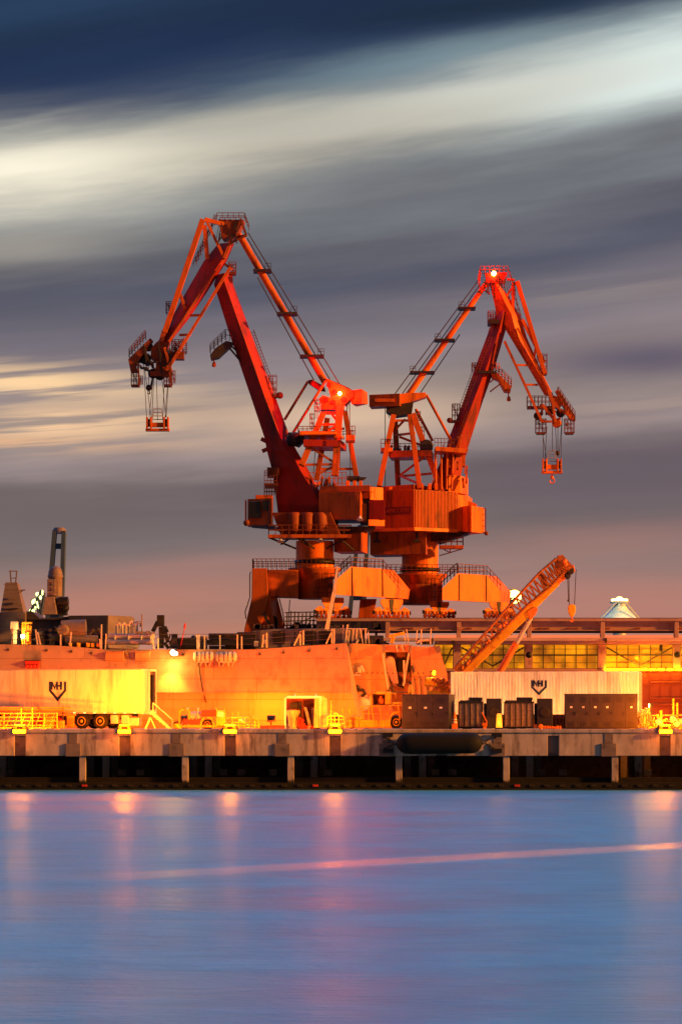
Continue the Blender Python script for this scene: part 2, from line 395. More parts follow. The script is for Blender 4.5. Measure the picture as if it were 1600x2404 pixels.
# ------------------------------------------------------------------ portal cranes
def facade(m, pts, off):           # pts = [(px,py,dy)...] already world points
    m.prism(pts, off)
def bogie(T, P, x0, x1, y0, y1, dy, mt='crane_yellow'):
    w = x1-x0; h = y1-y0; m = MB()
    f = lambda a, b, d=0: P(x0+w*a, y0+h*b, dy+d+(a-.5)*2.2)
    for sgn in (0, 1):
        g = (lambda a, b: f(1-a, b)) if sgn else (lambda a, b: f(a, b))
        m.prism([g(.20,.02), g(.49,.02) if not sgn else g(.49,.02), g(.49,.42), g(.40,.60), g(.26,.42), g(.20,.22)], (0, 1.0, 0))
        for c in (.14, .36):
            m.prism([g(c-.12,.56), g(c-.02,.42), g(c+.06,.42), g(c+.12,.58), g(c+.11,.78), g(c-.11,.78)], (0, .85, 0))
    b = m.build('bogie', mt, T, .03)
    m = MB()
    for c in (.085, .19, .31, .42, .58, .69, .81, .915): m.beam(f(c,.62,-.05), f(c,.93,-.05), .20, .1)
    m.build('axle_guard', 'crane_orange', b)
    m = MB(); m.prism([f(.44,.04,-.06), f(.56,.04,-.06), f(.53,.62,-.06), f(.47,.62,-.06)], (0,.04,0)); m.build('pivot_gap', 'dark_steel', b)
    for c in (.07, .20, .33, .45, .55, .67, .80, .93):
        q = f(c, .90, .2); r = h*.105*P(1,0).y/S if False else .19
        MB().lathe(q, (0,1,0), [(0,r*.7),(.02,r),(.3,r),(.32,r*.7)], 12).build('wheel', 'crane_orange', b)
    m = MB(); q0 = f(.05,.70,-.12)
    for c in (.02, .24, .5, .76, .98):
        m.box(*sum(([a-.12, a+.12] if k==0 else [a-.1,a+.15] if k==1 else [a-.16,a+.16] for k, a in enumerate(f(c,.68,.1))), []))
    m.build('motor', 'dark_steel', b, .02)
def cage(m, P, x0, x1, y0, y1, dy, d=1.2, n=3, r=.035):     # an open inspection cage
    for dd in (0, d):
        for k in range(n+1):
            x = x0+(x1-x0)*k/n; m.tube(P(x,y0,dy+dd), P(x,y1,dy+dd), r, n=4)
        for k in range(4):
            y = y0+(y1-y0)*k/3; m.tube(P(x0,y,dy+dd), P(x1,y,dy+dd), r, n=4)
        m.tube(P(x0,y0,dy+dd), P(x1,y1,dy+dd), r, n=4)
    for x in (x0, x1):
        for y in (y0, y1): m.tube(P(x,y,dy), P(x,y,dy+d), r, n=4)
def platform(T, P, x0, x1, y0, y1, ytop, dy0, dy1, name='platform', mt='crane_orange', n=None):
    m = MB(); a = P(x0, y1, dy0); b = P(x1, y0, dy0)
    m.box(a.x, b.x, a.y, P(x0,y0,dy1).y, a.z, b.z)
    o = m.build(name, mt, T, .02)
    r = MB(); h = P(0, ytop).z - P(0, y0).z; n = n or max(2, int((x1-x0)/12))
    for dd in (dy0+.05, dy1-.05):
        r.rail(P(x0+1,y0,dd), P(x1-1,y0,dd), h, n, .032)
    for x in (x0+1, x1-1): r.rail(P(x,y0,dy0+.05), P(x,y0,dy1-.05), h, 2, .032)
    r.build('guardrail', 'rail_brown', o)
    return o
def boomloft(P, secs, dl, dr, db):
    out = []
    for y, l, mm, r in secs:
        out.append([P(l,y,dl), P(mm,y,0), P(r,y,dr), P(l+r-mm,y,db)])
    return out
def hookblock(T, P, x0, x1, y0, y1, ycage, hook_y, dy, mt='crane_orange'):
    m = MB(); w = x1-x0; h = y1-y0; X = lambda a: x0+w*a
    Y = lambda b: y0+h*b
    bx = lambda a0,a1,b0,b1,d0,d1: m.box(P(X(a0),0).x, P(X(a1),0).x, P(0,0,dy+d0).y, P(0,0,dy+d1).y, P(0,Y(b1)).z, P(0,Y(b0)).z)
    bx(.0,1.,.80,.97,-.3,.3); bx(.22,.78,.42,.70,-.25,.25)
    for a in (.02,.18,.74,.90): bx(a,a+.07,.05,.86,-.4,.4)
    o = m.build('hook_block', mt, T, .02)
    for a in (.14, .86):
        MB().lathe(P(X(a),Y(.42),dy), (1,0,0), [(-.14,.3),(-.12,.40),(0,.33),(.12,.40),(.14,.3)], 16).build('sheave', 'dark_steel', o)
    c = MB(); 
    for a0, a1 in ((.26,.34),(.74,.66)):
        for d in (-.2,.2): c.tube(P(X(a0),Y(.42),dy+d), P(X(a1),ycage,dy+d), .03, n=4)
    for k in range(5):
        yy = ycage+(Y(.42)-ycage)*k/4; e = .08*k/4; 
        for d in (-.2,.2): c.tube(P(X(.34-e),yy,dy+d), P(X(.66+e),yy,dy+d), .025, n=4)
    c.build('cage', 'galv', o)
    if hook_y:
        k = MB(); xc = (x0+x1)/2; a = P(xc,y1,dy); b = P(xc,hook_y,dy); hh = (a-b).length
        k.tube(a, a.lerp(b,.5), .09); pts = []
        for i in range(10):
            t = math.radians(90 - i*30); pts.append(a.lerp(b,.75) + V((math.cos(t)*.22, 0, math.sin(t)*.24)))
        k.path(pts, .06); k.ball(a.lerp(b,.4), .16); k.build('hook', mt, o)
def cables(T, P, segs, r=.035):
    for a, b in segs:
        MB().tube(P(*a), P(*b), r, n=5).build('cable', 'cable_steel', T)

def crane_one():
    Y0 = 258.0; P = plane(Y0)
    T = thing('portal_crane', 'taller portal crane with a dark red boom and its jib pointing left', 'portal crane', (W(737,0,Y0).x, Y0, 4.0), 0, 'slewing portal cranes behind the ship')
    # --- portal
    m = MB()
    m.prism([P(593,1337,-2), P(628,1337,-2), P(631,1407,-2), P(612,1479,-2), P(600,1712,-2), P(560,1712,-2), P(575,1479,-2), P(592,1407,-2)], (0, 2.4, 0))
    m.build('leg', 'crane_orange', T, .05)
    m = MB()
    m.hexa([P(608,1712,-1.6),P(612,1479,-1.6),P(629,1407,-1.6),P(633,1400,-1.6)],[P(676,1712,.8),P(668,1471,.8),P(652,1407,.8),P(650,1400,.8)])
    m.build('leg_side', 'crane_orange', T, .04)
    m = MB(); m.prism([P(636,1479,-.72)]+[P(642-10*math.cos(math.pi*i/8), 1460-14*math.sin(math.pi*i/8), -.72) for i in range(9)]+[P(652,1479,-.72)], (0,.3,0))
    m.build('leg_arch', 'black_paint', T)
    m = MB(); m.hexa([P(629,1339,-1.2),P(700,1339,-.8),P(700,1404,-.8),P(631,1402,-1.2)][::-1], [P(629,1339,1.6),P(700,1339,1.6),P(700,1404,1.6),P(631,1402,1.6)][::-1])
    m.prism([P(628,1404,-1),P(650,1404,-1),P(640,1412,-1),P(629,1424,-1)], (0,2,0))
    m.build('cross_beam', 'crane_orange', T, .04)
    m = MB(); c = P(740,1405,1.8); r = (P(782,0).x-P(698,0).x)/2
    m.lathe(c, (0,0,1), [(0,r),(P(0,1339).z-c.z, r)], 40)
    m.build('column_base', 'crane_orange', T)
    m = MB(); c = P(738,1336,1.8)
    m.lathe(c, (0,0,1), [(-1.6,r*.6),(0,r*1.5),(.16,r*1.5),(.16,r*.9)], 32); m.build('column_platform', 'crane_orange', T)
    # end beam over the bogies, two faces meeting at a slight angle
    m = MB()
    out = [(788,1367),(823,1335),(895,1337),(934,1382),(930,1405),(788,1401)]
    fr = [P(x, y, -4.2 + (x-788)*.027) for x, y in out]; bk = [P(x+30, y-2, -.2 + (x-788)*.027) for x, y in out]
    m.loft([fr, bk]); m.build('end_beam', 'crane_yellow', T, .04)
    for xs in (826, 897):
        m = MB(); dd=-4.24+(xs-788)*.027; m.beam(P(xs,1337,dd), P(xs+1,1402,dd), .07, .05); m.build('beam_seam', 'dark_steel', T)
    m = MB()
    m.rail(P(786,1366,-2.3), P(822,1334,-2.3), .95, 5); m.build('stair_rail', 'dark_steel', T)
    m = MB(); m.prism([P(784,1371,-2.2),P(820,1337,-2.2),P(822,1341,-2.2),P(787,1375,-2.2)],(0,1,0)); m.build('stair_flight','dark_steel',T)
    bogie(T, P, 738, 824, 1404, 1456, -2.2)
    bogie(T, P, 874, 962, 1408, 1456, -2.2)
    m = MB(); m.prism([P(845,1405,1),P(884,1405,1),P(876,1456,1),P(840,1456,1)],(0,2.5,0)); m.build('rear_leg','crane_orange',T,.04)
    # rails on the portal
    m = MB()
    hh = P(0,1315).z-P(0,1337).z
    m.rail(P(594,1337,-1.9), P(826,1337,-1.9), hh, 22, .032); m.rail(P(594,1337,2.2), P(900,1337,2.2), hh, 28, .032)
    m.rail(P(826,1335,-3.1), P(897,1337,-1.2), hh, 8, .032); m.rail(P(897,1337,-1.2), P(934,1380,-.2), hh, 4, .032)
    m.rail(P(594,1337,-1.9), P(594,1337,2.2), hh, 3, .032)
    m.build('portal_guardrail', 'rail_brown', T)
    m = MB(); m.ladder(P(742,1404,-.2), P(742,1342,-.2), P(748,0)-P(742,0), 12); m.ladder(P(762,1404,-.4), P(762,1342,-.4), P(769,0)-P(762,0), 12)
    m.rail(P(736,1404,-.3), P(786,1404,-.5), .9, 5, .03); m.rail(P(756,1372,-.5), P(786,1372,-.5), .9, 3, .03)
    m.box(P(770,0).x,P(780,0).x,P(0,0,-.6).y,P(0,0,.2).y,P(0,1380).z,P(0,1370).z)
    m.build('access_ladder', 'rail_brown', T)
    m = MB(); m.path([P(590,1345,-2.1),P(588,1352,-2.1),P(588,1405,-2.1),P(577,1438,-2.1),P(579,1455,-2.1)], .05); m.path([P(655,1405,0),P(664,1440,.2),P(668,1470,.3)], .05)
    m.path([P(680,1408,0),P(678,1440,0),P(677,1470,0)], .04); m.beam(P(620,1442,-2.3),P(636,1474,-2.3),.25,.2)
    m.each('pipe', 'dark_steel', T)
    # --- column and slewing ring
    m = MB(); c = P(738,1337,1.8); r2 = (P(782,0).x-P(693,0).x)/2
    m.lathe(c, (0,0,1), [(0,r2),(P(0,1268).z-c.z, r2)], 40); m.build('slewing_column', 'crane_yellow', T)
    m = MB(); z0 = P(0,1323).z; m.lathe((c.x,c.y,z0), (0,0,1), [(0,r2),(.0,r2+.12),(.38,r2+.12),(.38,r2)], 40); m.build('slewing_ring', 'black_paint', T)
    # --- turntable, machinery house, cab
    m = MB()
    m.loft([[P(661,1262,-1.5),P(800,1262,-1.5),P(800,1262,3.5),P(661,1262,3.5)],[P(640,1207,-2),P(775,1207,-2.4),P(790,1207,4),P(640,1207,4)]])
    for x in (690, 722, 752): m.lathe(P(x,1226,-1.9), (0,0,1), [(-.9,.5),(-.4,.62),(.5,.62),(.7,.5)], 14)
    m.build('turntable', 'crane_dark_orange', T, .05)
    m = MB(); m.hexa([P(748,1222,-1.2),P(845,1222,-2.4),P(845,1158,-2.4),P(748,1158,-1.2)], [P(755,1222,4),P(868,1222,4),P(868,1158,4),P(755,1158,4)])
    m.build('machinery_house', 'crane_orange', T, .04)
    m = MB(); m.hexa([P(748,1157,-1.0),P(868,1157,-2.0),P(868,1143,-2.0),P(752,1143,-1.0)], [P(755,1157,4),P(868,1157,4),P(868,1143,4),P(755,1143,4)])
    m.build('house_roof', 'crane_orange', T, .03)
    m = MB(); 
    for a,b,c2,d in ((772,1168,804,1210),(806,1165,840,1195)): m.hexa([P(a,d,-1.24-(a-748)*.01237),P(c2,d,-1.24-(c2-748)*.01237),P(c2,b,-1.24-(c2-748)*.01237),P(a,b,-1.24-(a-748)*.01237)],[P(a,d,-.6),P(c2,d,-1.0),P(c2,b,-1.0),P(a,b,-.6)])
    m.each('house_door', 'crane_orange', T, .02)
    m = MB(); m.box(P(845.5,0).x,P(865.5,0).x,P(0,0,-.9).y,P(0,0,3).y,P(0,1229).z,P(0,1174).z); m.build('house_opening','black_paint',T)
    m = MB(); m.hexa([P(866,1222,-1.0),P(902,1222,-1.3),P(902,1176,-1.3),P(866,1176,-1.0)], [P(866,1222,3),P(902,1222,3),P(902,1176,3),P(866,1176,3)]); m.build('red_panel','crane_red',T,.02)
    m = MB(); m.hexa([P(864,1237,-1.7),P(902,1237,-1.0),P(902,1222.5,-1.0),P(864,1222.5,-1.7)], [P(864,1237,3),P(902,1237,3),P(902,1222.5,3),P(864,1222.5,3)]); m.build('sill_beam','crane_yellow',T,.02)
    m = MB(); m.hexa([P(868,1175.5,-1.2),P(899,1175.5,0),P(899,1145,0),P(868,1145,-1.2)], [P(868,1175.5,2.4),P(899,1175.5,2.4),P(899,1145,2.4),P(868,1145,2.4)])
    m.box(P(846,0).x,P(867.5,0).x,P(0,0,-.6).y,P(0,0,2).y,P(0,1172).z,P(0,1157.5).z); m.build('ventilation_box','crane_yellow',T,.03)
    m = MB(); m.rail(P(846,1172,-1.6),P(878,1172,-1.6),1.0,4,.03); m.rail(P(850,1230,-1.4),P(858,1230,-1.4),1.6,2,.03); m.build('house_guardrail','rail_brown',T)
    m = MB(); m.loft([[P(560+22,1236,-1.2),P(640,1236,-2.2),P(640,1236,1),P(582,1236,1)],[P(582,1174,-1.2),P(640,1174,-2.2),P(640,1174,1),P(582,1174,1)]]); m.loft([[P(600,1173,-1),P(640,1173,-1),P(640,1173,1),P(600,1173,1)],[P(600,1164,-1),P(640,1164,-1),P(640,1164,1),P(600,1164,1)]])
    cab = m.build('operator_cab', 'crane_orange', T, .04)
    m = MB(); m.box(P(585,0).x,P(614,0).x,P(0,0,-1.9).y,P(0,0,-1.2).y,P(0,1219).z,P(0,1181).z); m.build('cab_window','cab_glass',cab,.02)
    m = MB(); m.box(P(617,0).x,P(640,0).x,P(0,0,-2.06).y,P(0,0,-1.2).y,P(0,1203).z,P(0,1179).z); m.build('cab_window','cab_glass',cab,.02)
    m = MB(); m.rail(P(577,1234,-1.8),P(577,1234,1),2.1,3,.035,2); m.ball(P(580,1231,-2),.28); m.build('cab_rail','rail_brown',cab)
    m = MB(); m.box(P(622,0).x,P(652,0).x,P(0,0,-.8).y,P(0,0,2).y,P(0,1142).z,P(0,1136).z)
    m.box(P(627,0).x,P(655,0).x,P(0,0,-.4).y,P(0,0,2).y,P(0,1118).z,P(0,1098).z)
    m.rail(P(621,1142,-.8),P(650,1142,-.8),1.3,4,.035,2); m.rail(P(621,1164,-.8),P(650,1164,-.8),.9,5,.05,2); m.rail(P(621,1118,-.6),P(650,1118,-.6),.3,3,.03); m.each('rear_stair_landing','rail_brown',T)
    m = MB(); m.loft([[P(640,1237,-1.6),P(700,1260,-1.6),P(700,1262,2),P(640,1240,2)],[P(590,1236,-1.6),P(640,1236,-1.6),P(640,1236,2),P(590,1236,2)]]); m.build('cab_bracket','dark_steel',T)
    platform(T, P, 631, 824, 1260, 1268, 1238, -3.2, -2.2, 'ring_walkway', n=12)
    m = MB()
    for a, b in (((634,1267),(694,1288)),((694,1260),(660,1278)),((704,1266),(737,1288)),((820,1266),(765,1288)),((795,1268),(832,1294)),((690,1263),(722,1280))):
        m.tube(P(*a,-2.9), P(*b,-.2), .09, n=5)
    m.each('walkway_strut','dark_steel',T)
    for x, y in ((660,1273),(752,1271),(844,1222)):
        m = MB(); m.lathe(P(x,y,-3.0), (0,-.4,-1), [(-.18,.10),(0,.16),(.16,.30)], 14); fl = m.build('work_floodlight','lens_off',T)
    m = MB(); m.hexa([P(783,1295,.6),P(848,1295,-.5),P(848,1236,-.5),P(783,1241,.6)],[P(800,1295,4),P(863,1295,3.6),P(863,1236,3.6),P(800,1241,4)]); m.build('counterweight','crane_orange',T,.05)
    m = MB(); m.prism([P(770,1238,-1.5),P(880,1238,-1),P(842,1251,-.6),P(790,1256,-.8)],(0,3.5,0)); m.build('counterweight_bracket','dark_steel',T)
    # --- boom
    m = MB()
    secs = [(640,508,527,545),(662,500,527,546),(771,534,565,586),(931,588,621,647),(1027,620,658,682),(1056,625,671,697),(1097,636,700,722),(1140,643,728,745),(1185,649,752,764),(1212,652,762,770)]
    m.loft(boomloft(P, secs, 1.1, 1.3, 2.4)); m.build('boom', 'crane_red', T, .04)
    m = MB()
    m.ladder(P(589,772,1.5), P(648,931,1.5), P(594,770)-P(589,772), 22, .035)
    m.ladder(P(594,768,1.5), P(653,929,1.5), V((0,.7,0)), 18, .03)
    cage(m, P, 630, 648, 878, 925, .8, 1.0, 2); m.ball(P(656,925,1),.3); m.box(P(640,0).x,P(662,0).x,P(0,0,.8).y,P(0,0,1.6).y,P(0,930).z,P(0,924).z)
    m.build('boom_ladder', 'rail_brown', T)
    m = MB(); m.beam(P(614,1056,1.4),P(628,1050,1.4),.3,.6); m.beam(P(616,1034,1.2),P(620,1026,1.2),.5,.5); m.beam(P(678,690,0),P(679,691,0),.1); m.each('boom_lug','crane_red',T)
    # auxiliary arm hanging off the boom
    m = MB(); m.prism([P(492,832,.5),P(505,815,.5),P(530,798,.5),P(548,802,.5),P(540,812,.5),P(512,838,.5),P(494,842,.5)],(0,1.2,0)); 
    m.beam(P(536,812,.8),P(562,843,.8),.16); m.beam(P(540,808,.8),P(556,822,.8),.14); m.rail(P(492,826,.5),P(528,792,.5),.75,4,.03); m.rail(P(492,826,1.6),P(528,792,1.6),.75,4,.03); m.rail(P(528,796,.5),P(548,800,.5),.9,2,.03)
    aux = m.build('auxiliary_arm','dark_steel',T,.02)
    m = MB(); m.tube(P(501,838,1),P(501,848,1),.05); m.lathe(P(501,856,1),(0,0,1),[(-.1,.05),(0,.2),(.3,.14),(.4,.05)],10); m.build('auxiliary_hook','crane_orange',aux)
    # --- jib
    m = MB()
    js = [(568,510,541,549),(610,476,520,531),(690,430,469,480),(745,400,432,442),(801,367,390,398)]
    m.loft(boomloft(P, js, .9, .9, 1.8)); m.build('jib', 'crane_red', T, .03)
    m = MB(); m.prism([P(367,800,.5),P(398,800,.3),P(392,818,.3),P(398,842,.3),P(390,872,.3),P(362,880,.3),P(366,850,.3),P(352,838,.5),P(354,815,.5)],(0,1.5,0)); m.build('jib_nose','crane_dark_orange',T,.04)
    m = MB()
    m.beam(P(476,515,-.1),P(386,780,.2),.44,.6); m.beam(P(386,775,.2),P(378,800,.4),.40,.6)
    m.build('jib_tie','crane_orange',T,.02)
    m = MB()
    m.beam(P(480,515,-.1),P(540,529,.3),.34,.4); m.beam(P(485,520,-.1),P(526,604,.2),.24,.35); m.beam(P(480,528,-.1),P(486,606,.5),.36,.3); m.beam(P(545,556,.2),P(526,606,.2),.26,.5)
    m.beam(P(423,690,.1),P(434,725,.5),.28,.3); m.beam(P(386,815,.1),P(402,872,-.1),.22,.3); m.beam(P(525,606,.3),P(396,803,-.1),.2,.3)
    m.each('jib_frame','crane_orange',T,.015)
    m = MB(); m.beam(P(541,628,-.3),P(392,870,-.1),.24,.26)
    for a,b in (((446,740),(476,740)),((421,786),(447,786)),((528,620),(545,632))): m.beam(P(*a,.1),P(*b,-.2),.2,.2)
    m.build('jib_lower_rail','crane_orange',T)
    m = MB()
    m.hexa([P(520,560,0),P(553,556,0),P(572,515,0),P(512,514,0)],[P(524,560,2),P(556,556,2),P(574,515,2),P(514,514,2)]); m.build('jib_head','crane_dark_orange',T,.03)
    m = MB(); m.beam(P(565,514,-.1),P(578,553,-.1),.2); m.beam(P(565,514,-.1),P(553,556,-.1),.18); m.beam(P(578,553,-.1),P(543,570,-.1),.16); m.beam(P(578,553,-.1),P(556,552,1),.2)
    hh = P(0,500).z-P(0,514).z
    m.rail(P(509,514,-.2),P(574,514,-.2),hh,5,.03); m.rail(P(513,514,2.2),P(576,513,2.2),hh,5,.03); m.rail(P(574,514,-.2),P(584,541,-.2),hh,3,.03); m.rail(P(508,516,.4),P(460,620,.6),.55,9,.03); m.rail(P(503,512,.9),P(452,622,1.1),.5,9,.025)
    for k in range(7): m.tube(P(512+k*5,520,1.6),P(506+k*5,552,1.6),.03,n=4)
    m.build('head_guardrail','rail_brown',T)
    m = MB(); cage(m,P,536,552,612,636,.6,1.3,2); m.box(P(536,0).x,P(552,0).x,P(0,0,.6).y,P(0,0,1.9).y,P(0,640).z,P(0,636).z); m.build('joint_cage','rail_brown',T)
    m = MB(); cage(m,P,388,402,704,730,.9,1.1,2); m.build('jib_cage','rail_brown',T)
    # jib tip: cages, sheaves
    m = MB(); m.prism([P(300,842,.3),P(352,792,.3),P(358,798,.3),P(318,856,.3),P(322,872,.3),P(306,872,.3)],(0,1.0,0)); tip = m.build('tip_arm','crane_dark_orange',T,.02)
    m = MB(); m.rail(P(302,838,.3),P(340,794,.3),.75,6,.028); m.rail(P(302,838,1.3),P(340,794,1.3),.75,6,.028); cage(m,P,307,324,868,902,.3,1.0,3); cage(m,P,324,333,880,898,.5,.8,2,.025)
    m.box(P(307,0).x,P(326,0).x,P(0,0,.3).y,P(0,0,1.3).y,P(0,906).z,P(0,902).z); m.beam(P(323,852,.2),P(327,904,.2),.16); m.build('tip_cage','rail_brown',tip)
    m = MB(); m.box(P(400,0).x,P(431,0).x,P(0,0,.1).y,P(0,0,1.4).y,P(0,842).z,P(0,824).z); cage(m,P,402,436,796,826,.2,1.2,4); cage(m,P,384,402,872,902,.2,1.0,3); cage(m,P,402,410,868,896,.3,.8,2,.025)
    m.box(P(384,0).x,P(402,0).x,P(0,0,.2).y,P(0,0,1.2).y,P(0,906).z,P(0,902).z); m.beam(P(396,862,0),P(403,904,0),.18)
    for k in range(5): m.tube(P(394+k*6,838-k*4,0),P(408+k*6,806-k*4,.4),.05,n=4)
    m.build('tip_platform','rail_brown',tip)
    for x, y, r in ((340,840,.5),(358,875,.42),(374,880,.4),(347,812,.4)):
        MB().lathe(P(x,y,.6),(.3,1,0),[(-.15,r*.8),(-.12,r),(0,r*.85),(.12,r),(.15,r*.8)],18).build('sheave','black_paint',tip)
    m = MB(); m.beam(P(352,850,.4),P(372,848,.4),.14); m.beam(P(350,850,.4),P(372,876,.4),.14); m.box(P(352,0).x,P(398,0).x,P(0,0,.2).y,P(0,0,1.4).y,P(0,882).z,P(0,870).z); m.build('tip_frame','crane_dark_orange',tip,.02)
    m = MB()
    for k in range(22):
        x = random.choice((random.uniform(312,345), random.uniform(345,412))); y = 860 - (x-310)*.35 + random.uniform(-16,22); w2 = random.uniform(3,8)
        m.box(P(x,0).x,P(x+w2,0).x,P(0,0,random.uniform(-.2,.4)).y,P(0,0,1.2).y,P(0,y+random.uniform(2,7)).z,P(0,y).z)
    for k in range(9):
        x = random.uniform(330,405); m.beam(P(x,random.uniform(800,850),-.1),P(x+random.uniform(-14,14),random.uniform(850,890),.2),.12)
    m.build('tip_machinery','dark_steel',tip,.01)
    m = MB()
    for k in range(10):
        x = random.uniform(512,560); y = random.uniform(518,560); m.beam(P(x,y,-.25),P(x+random.uniform(-8,8),y+random.uniform(8,26),-.2),.1)
    m.build('head_gear','dark_steel',T)
    cables(T,P,[((336,852,.6),(343,978,.6)),((338,862,.6),(354,980,.6)),((358,890,.6),(349,978,.6)),((360,884,.6),(355,980,.8)),((366,882,.6),(369,985,.6)),((379,884,.6),(388,978,.6)),((384,905,.6),(381,978,.6)),((394,902,.6),(389,978,.6)),((392,905,.6),(386,978,.8)),((347,850,.7),(348,906,.7))],.028)
    m = MB(); m.ball(P(348,908,.7),.28); m.tube(P(348,908,.7),P(348,916,.7),.06); m.path([P(348,916,.7),P(351,919,.7),P(349,923,.7),P(345,920,.7)],.05); m.tube(P(353,905,.7),P(358,880,.7),.08); m.build('whip_hook','dark_steel',T)
    hookblock(T,P,341,397,976,1012,958,0,.6)
    # --- tie strut from rocker to head
    m = MB(); m.tube(P(566,556,.9),P(763,895,.9),.30,.30,14); m.tube(P(560,545,.9),P(567,558,.9),.22); m.build('tie_strut','crane_orange',T)
    for x0,x1,y in ((594,636,633),(649,697,734),(703,760,834)):
        m = MB(); m.box(P(x0,0).x,P(x1,0).x,P(0,0,-.1).y,P(0,0,1.9).y,P(0,y+2).z,P(0,y-2).z); m.rail(P(x1-14,y-2,0),P(x1,y-2,0),.5,2,.02); m.build('cable_spreader','dark_steel',T)
    cables(T,P,[((582,545,.2),(796,900,.2)),((579,552,1.6),(776,890,1.6)),((603,645,1.4),(736,888,1.4))],.05)
    # --- rocker with counterweight
    m = MB()
    m.prism([P(764,888,-.3),P(814,912,-.3),P(833,922,-.3),P(832,933,-.3),P(821,938,-.3),P(809,950,-.3),P(797,955,-.3),P(754,953,-.3),P(748,937,-.3),P(757,928,-.3),P(776,934,-.3)],(0,.5,0))
    m.prism([P(764,886,.25),P(817,908,.25),P(836,921,.25),P(835,930,.25),P(826,936,.25),P(812,950,.25),P(780,930,.25)],(0,1.6,0))
    rk = m.build('rocker_arm','crane_orange',T,.04)
    m = MB(); m.prism([P(722,888,1.4),P(732,886,1.4),P(760,902,1.4),P(764,914,1.4),P(748,912,1.4),P(724,896,1.4)],(0,.6,0)); m.build('rocker_rear_arm','crane_red',rk,.03)
    m = MB(); m.hexa([P(824,948,0),P(849,950,-.8),P(849,915,-.8),P(824,916,0)],[P(836,948,2.4),P(864,944,1.6),P(862,916,1.6),P(836,916,2.4)]); m.build('rocker_counterweight','crane_orange',rk,.03)
    m = MB(); 
    for x,y in ((772,905),(786,922),(782,946),(806,938),(765,940)): m.lathe(P(x,y,-.34),(0,1,0),[(-.03,.2),(.0,.24),(.04,.2)],10)
    m.each('rocker_pin','crane_red',rk)
    m = MB(); m.tube(P(722,891,1.4),P(667,982,1.2),.12); m.build('rod','crane_orange',T)
    m = MB(); m.tube(P(764,894,-.2),P(688,1016,-.2),.12); m.build('rod','crane_orange',T)
    m = MB(); m.lathe(P(797,926,-.72),(0,-1,0),[(0,.16),(.12,.16),(.16,.08)],12); wl = m.build('warning_lamp','red_core',T)
    lamp('rocker_warning_light', P(797,926,-2.2), 1500, (1,.012,.008), .15)
    # --- tower
    for a,b,ww in (((758,972,-.4),(708,1096,-1.4),.50),((768,975,2.2),(742,1120,3.2),.46),((797,955,-.4),(786,1120,-1.4),.62),((809,958,2.2),(838,1122,3.2),.44)):
        m = MB(); m.beam(P(*a),P(*b),ww,.5); m.build('tower_leg','crane_orange',T,.02)
    m = MB()
    m.box(P(752,0).x,P(808,0).x,P(0,0,-.6).y,P(0,0,2.4).y,P(0,962).z,P(0,953).z); m.box(P(753,0).x,P(796,0).x,P(0,0,-.5).y,P(0,0,.2).y,P(0,973).z,P(0,968).z)
    for a,b in (((747,998,-.6),(792,998,-.6)),((717,1094,-1.3),(788,1093,-1.3)),((731,1054,-1),(786,1090,-1.3)),((788,1095,-1.3),(742,1118,-1.3)),((779,974,-.5),(794,994,-.6)),((790,1000,-.6),(770,1014,-.8)),((808,1000,2.4),(770,1000,2.4)),((750,1094,3),(832,1094,3))): m.beam(P(*a),P(*b),.2,.2)
    m.each('tower_brace','crane_orange',T)
    m = MB(); m.hexa([P(712,1052,-1.8),P(800,1052,-1.4),P(800,1036,-1.4),P(712,1036,-1.8)],[P(725,1052,3),P(813,1052,3),P(813,1036,3),P(725,1036,3)]); mp = m.build('machinery_platform','crane_red',T,.03)
    m = MB(); m.hexa([P(702,1026,-2.2),P(788,1024,-1.9),P(788,1018,-1.9),P(704,1018,-2.2)],[P(712,1026,3),P(808,1024,3),P(808,1018,3),P(712,1018,3)]); m.box(P(811,0).x,P(833,0).x,P(0,0,-1.6).y,P(0,0,1).y,P(0,1038).z,P(0,1025).z); m.build('platform_beam','crane_yellow',mp,.02)
    m = MB(); m.rail(P(700,1018,-2.1),P(786,1018,-1.9),.42,8,.03); m.rail(P(812,1025,-1.6),P(833,1025,-1.6),.75,3,.03); m.rail(P(706,1018,3),P(830,1018,3),.5,10,.03); m.build('platform_guardrail','rail_brown',mp)
    m = MB(); m.lathe(P(674,1033,-.6),(1,0,0),[(0,.4),(.1,.62),(.5,.62),(1.0,.62),(1.05,.5)],18); m.prism([P(690,1025,-1),P(712,1022,-1),P(716,1036,-1),P(702,1050,-1),P(690,1046,-1)],(0,1.6,0)); m.build('winch_drum','black_paint',mp)
    m = MB()
    for k in range(14):
        x = 690+k*8+random.uniform(-2,2); m.box(P(x,0).x,P(x+random.uniform(3,8),0).x,P(0,0,random.uniform(-1,1)).y,P(0,0,2).y,P(0,1018).z,P(0,1018-random.uniform(3,8)).z)
    m.each('machinery','dark_steel',mp,.02)
    m = MB(); m.ladder(P(790,1110,-1.9),P(792,1030,-1.9),P(797,0)-P(790,0),14); m.build('tower_ladder','rail_brown',T); m = MB(); m.ladder(P(740,985,-.7),P(738,940,-.7),P(746,0)-P(740,0),10); cage(m,P,738,750,938,966,-.6,1,2); cage(m,P,727,737,972,1004,-.6,1,2,.03); m.build('tower_ladder','rail_brown',T)
    cables(T,P,[((820,944,1),(822,1120,1)),((815,948,1.4),(812,972,1.4)),((743,1000,1),(735,1116,1))],.035)
    # roof clutter
    m = MB(); m.rail(P(726,1142,-1.9),P(812,1142,-1.9),1.05,9,.03); m.rail(P(785,1142,3),P(812,1142,3),1.05,3,.03)
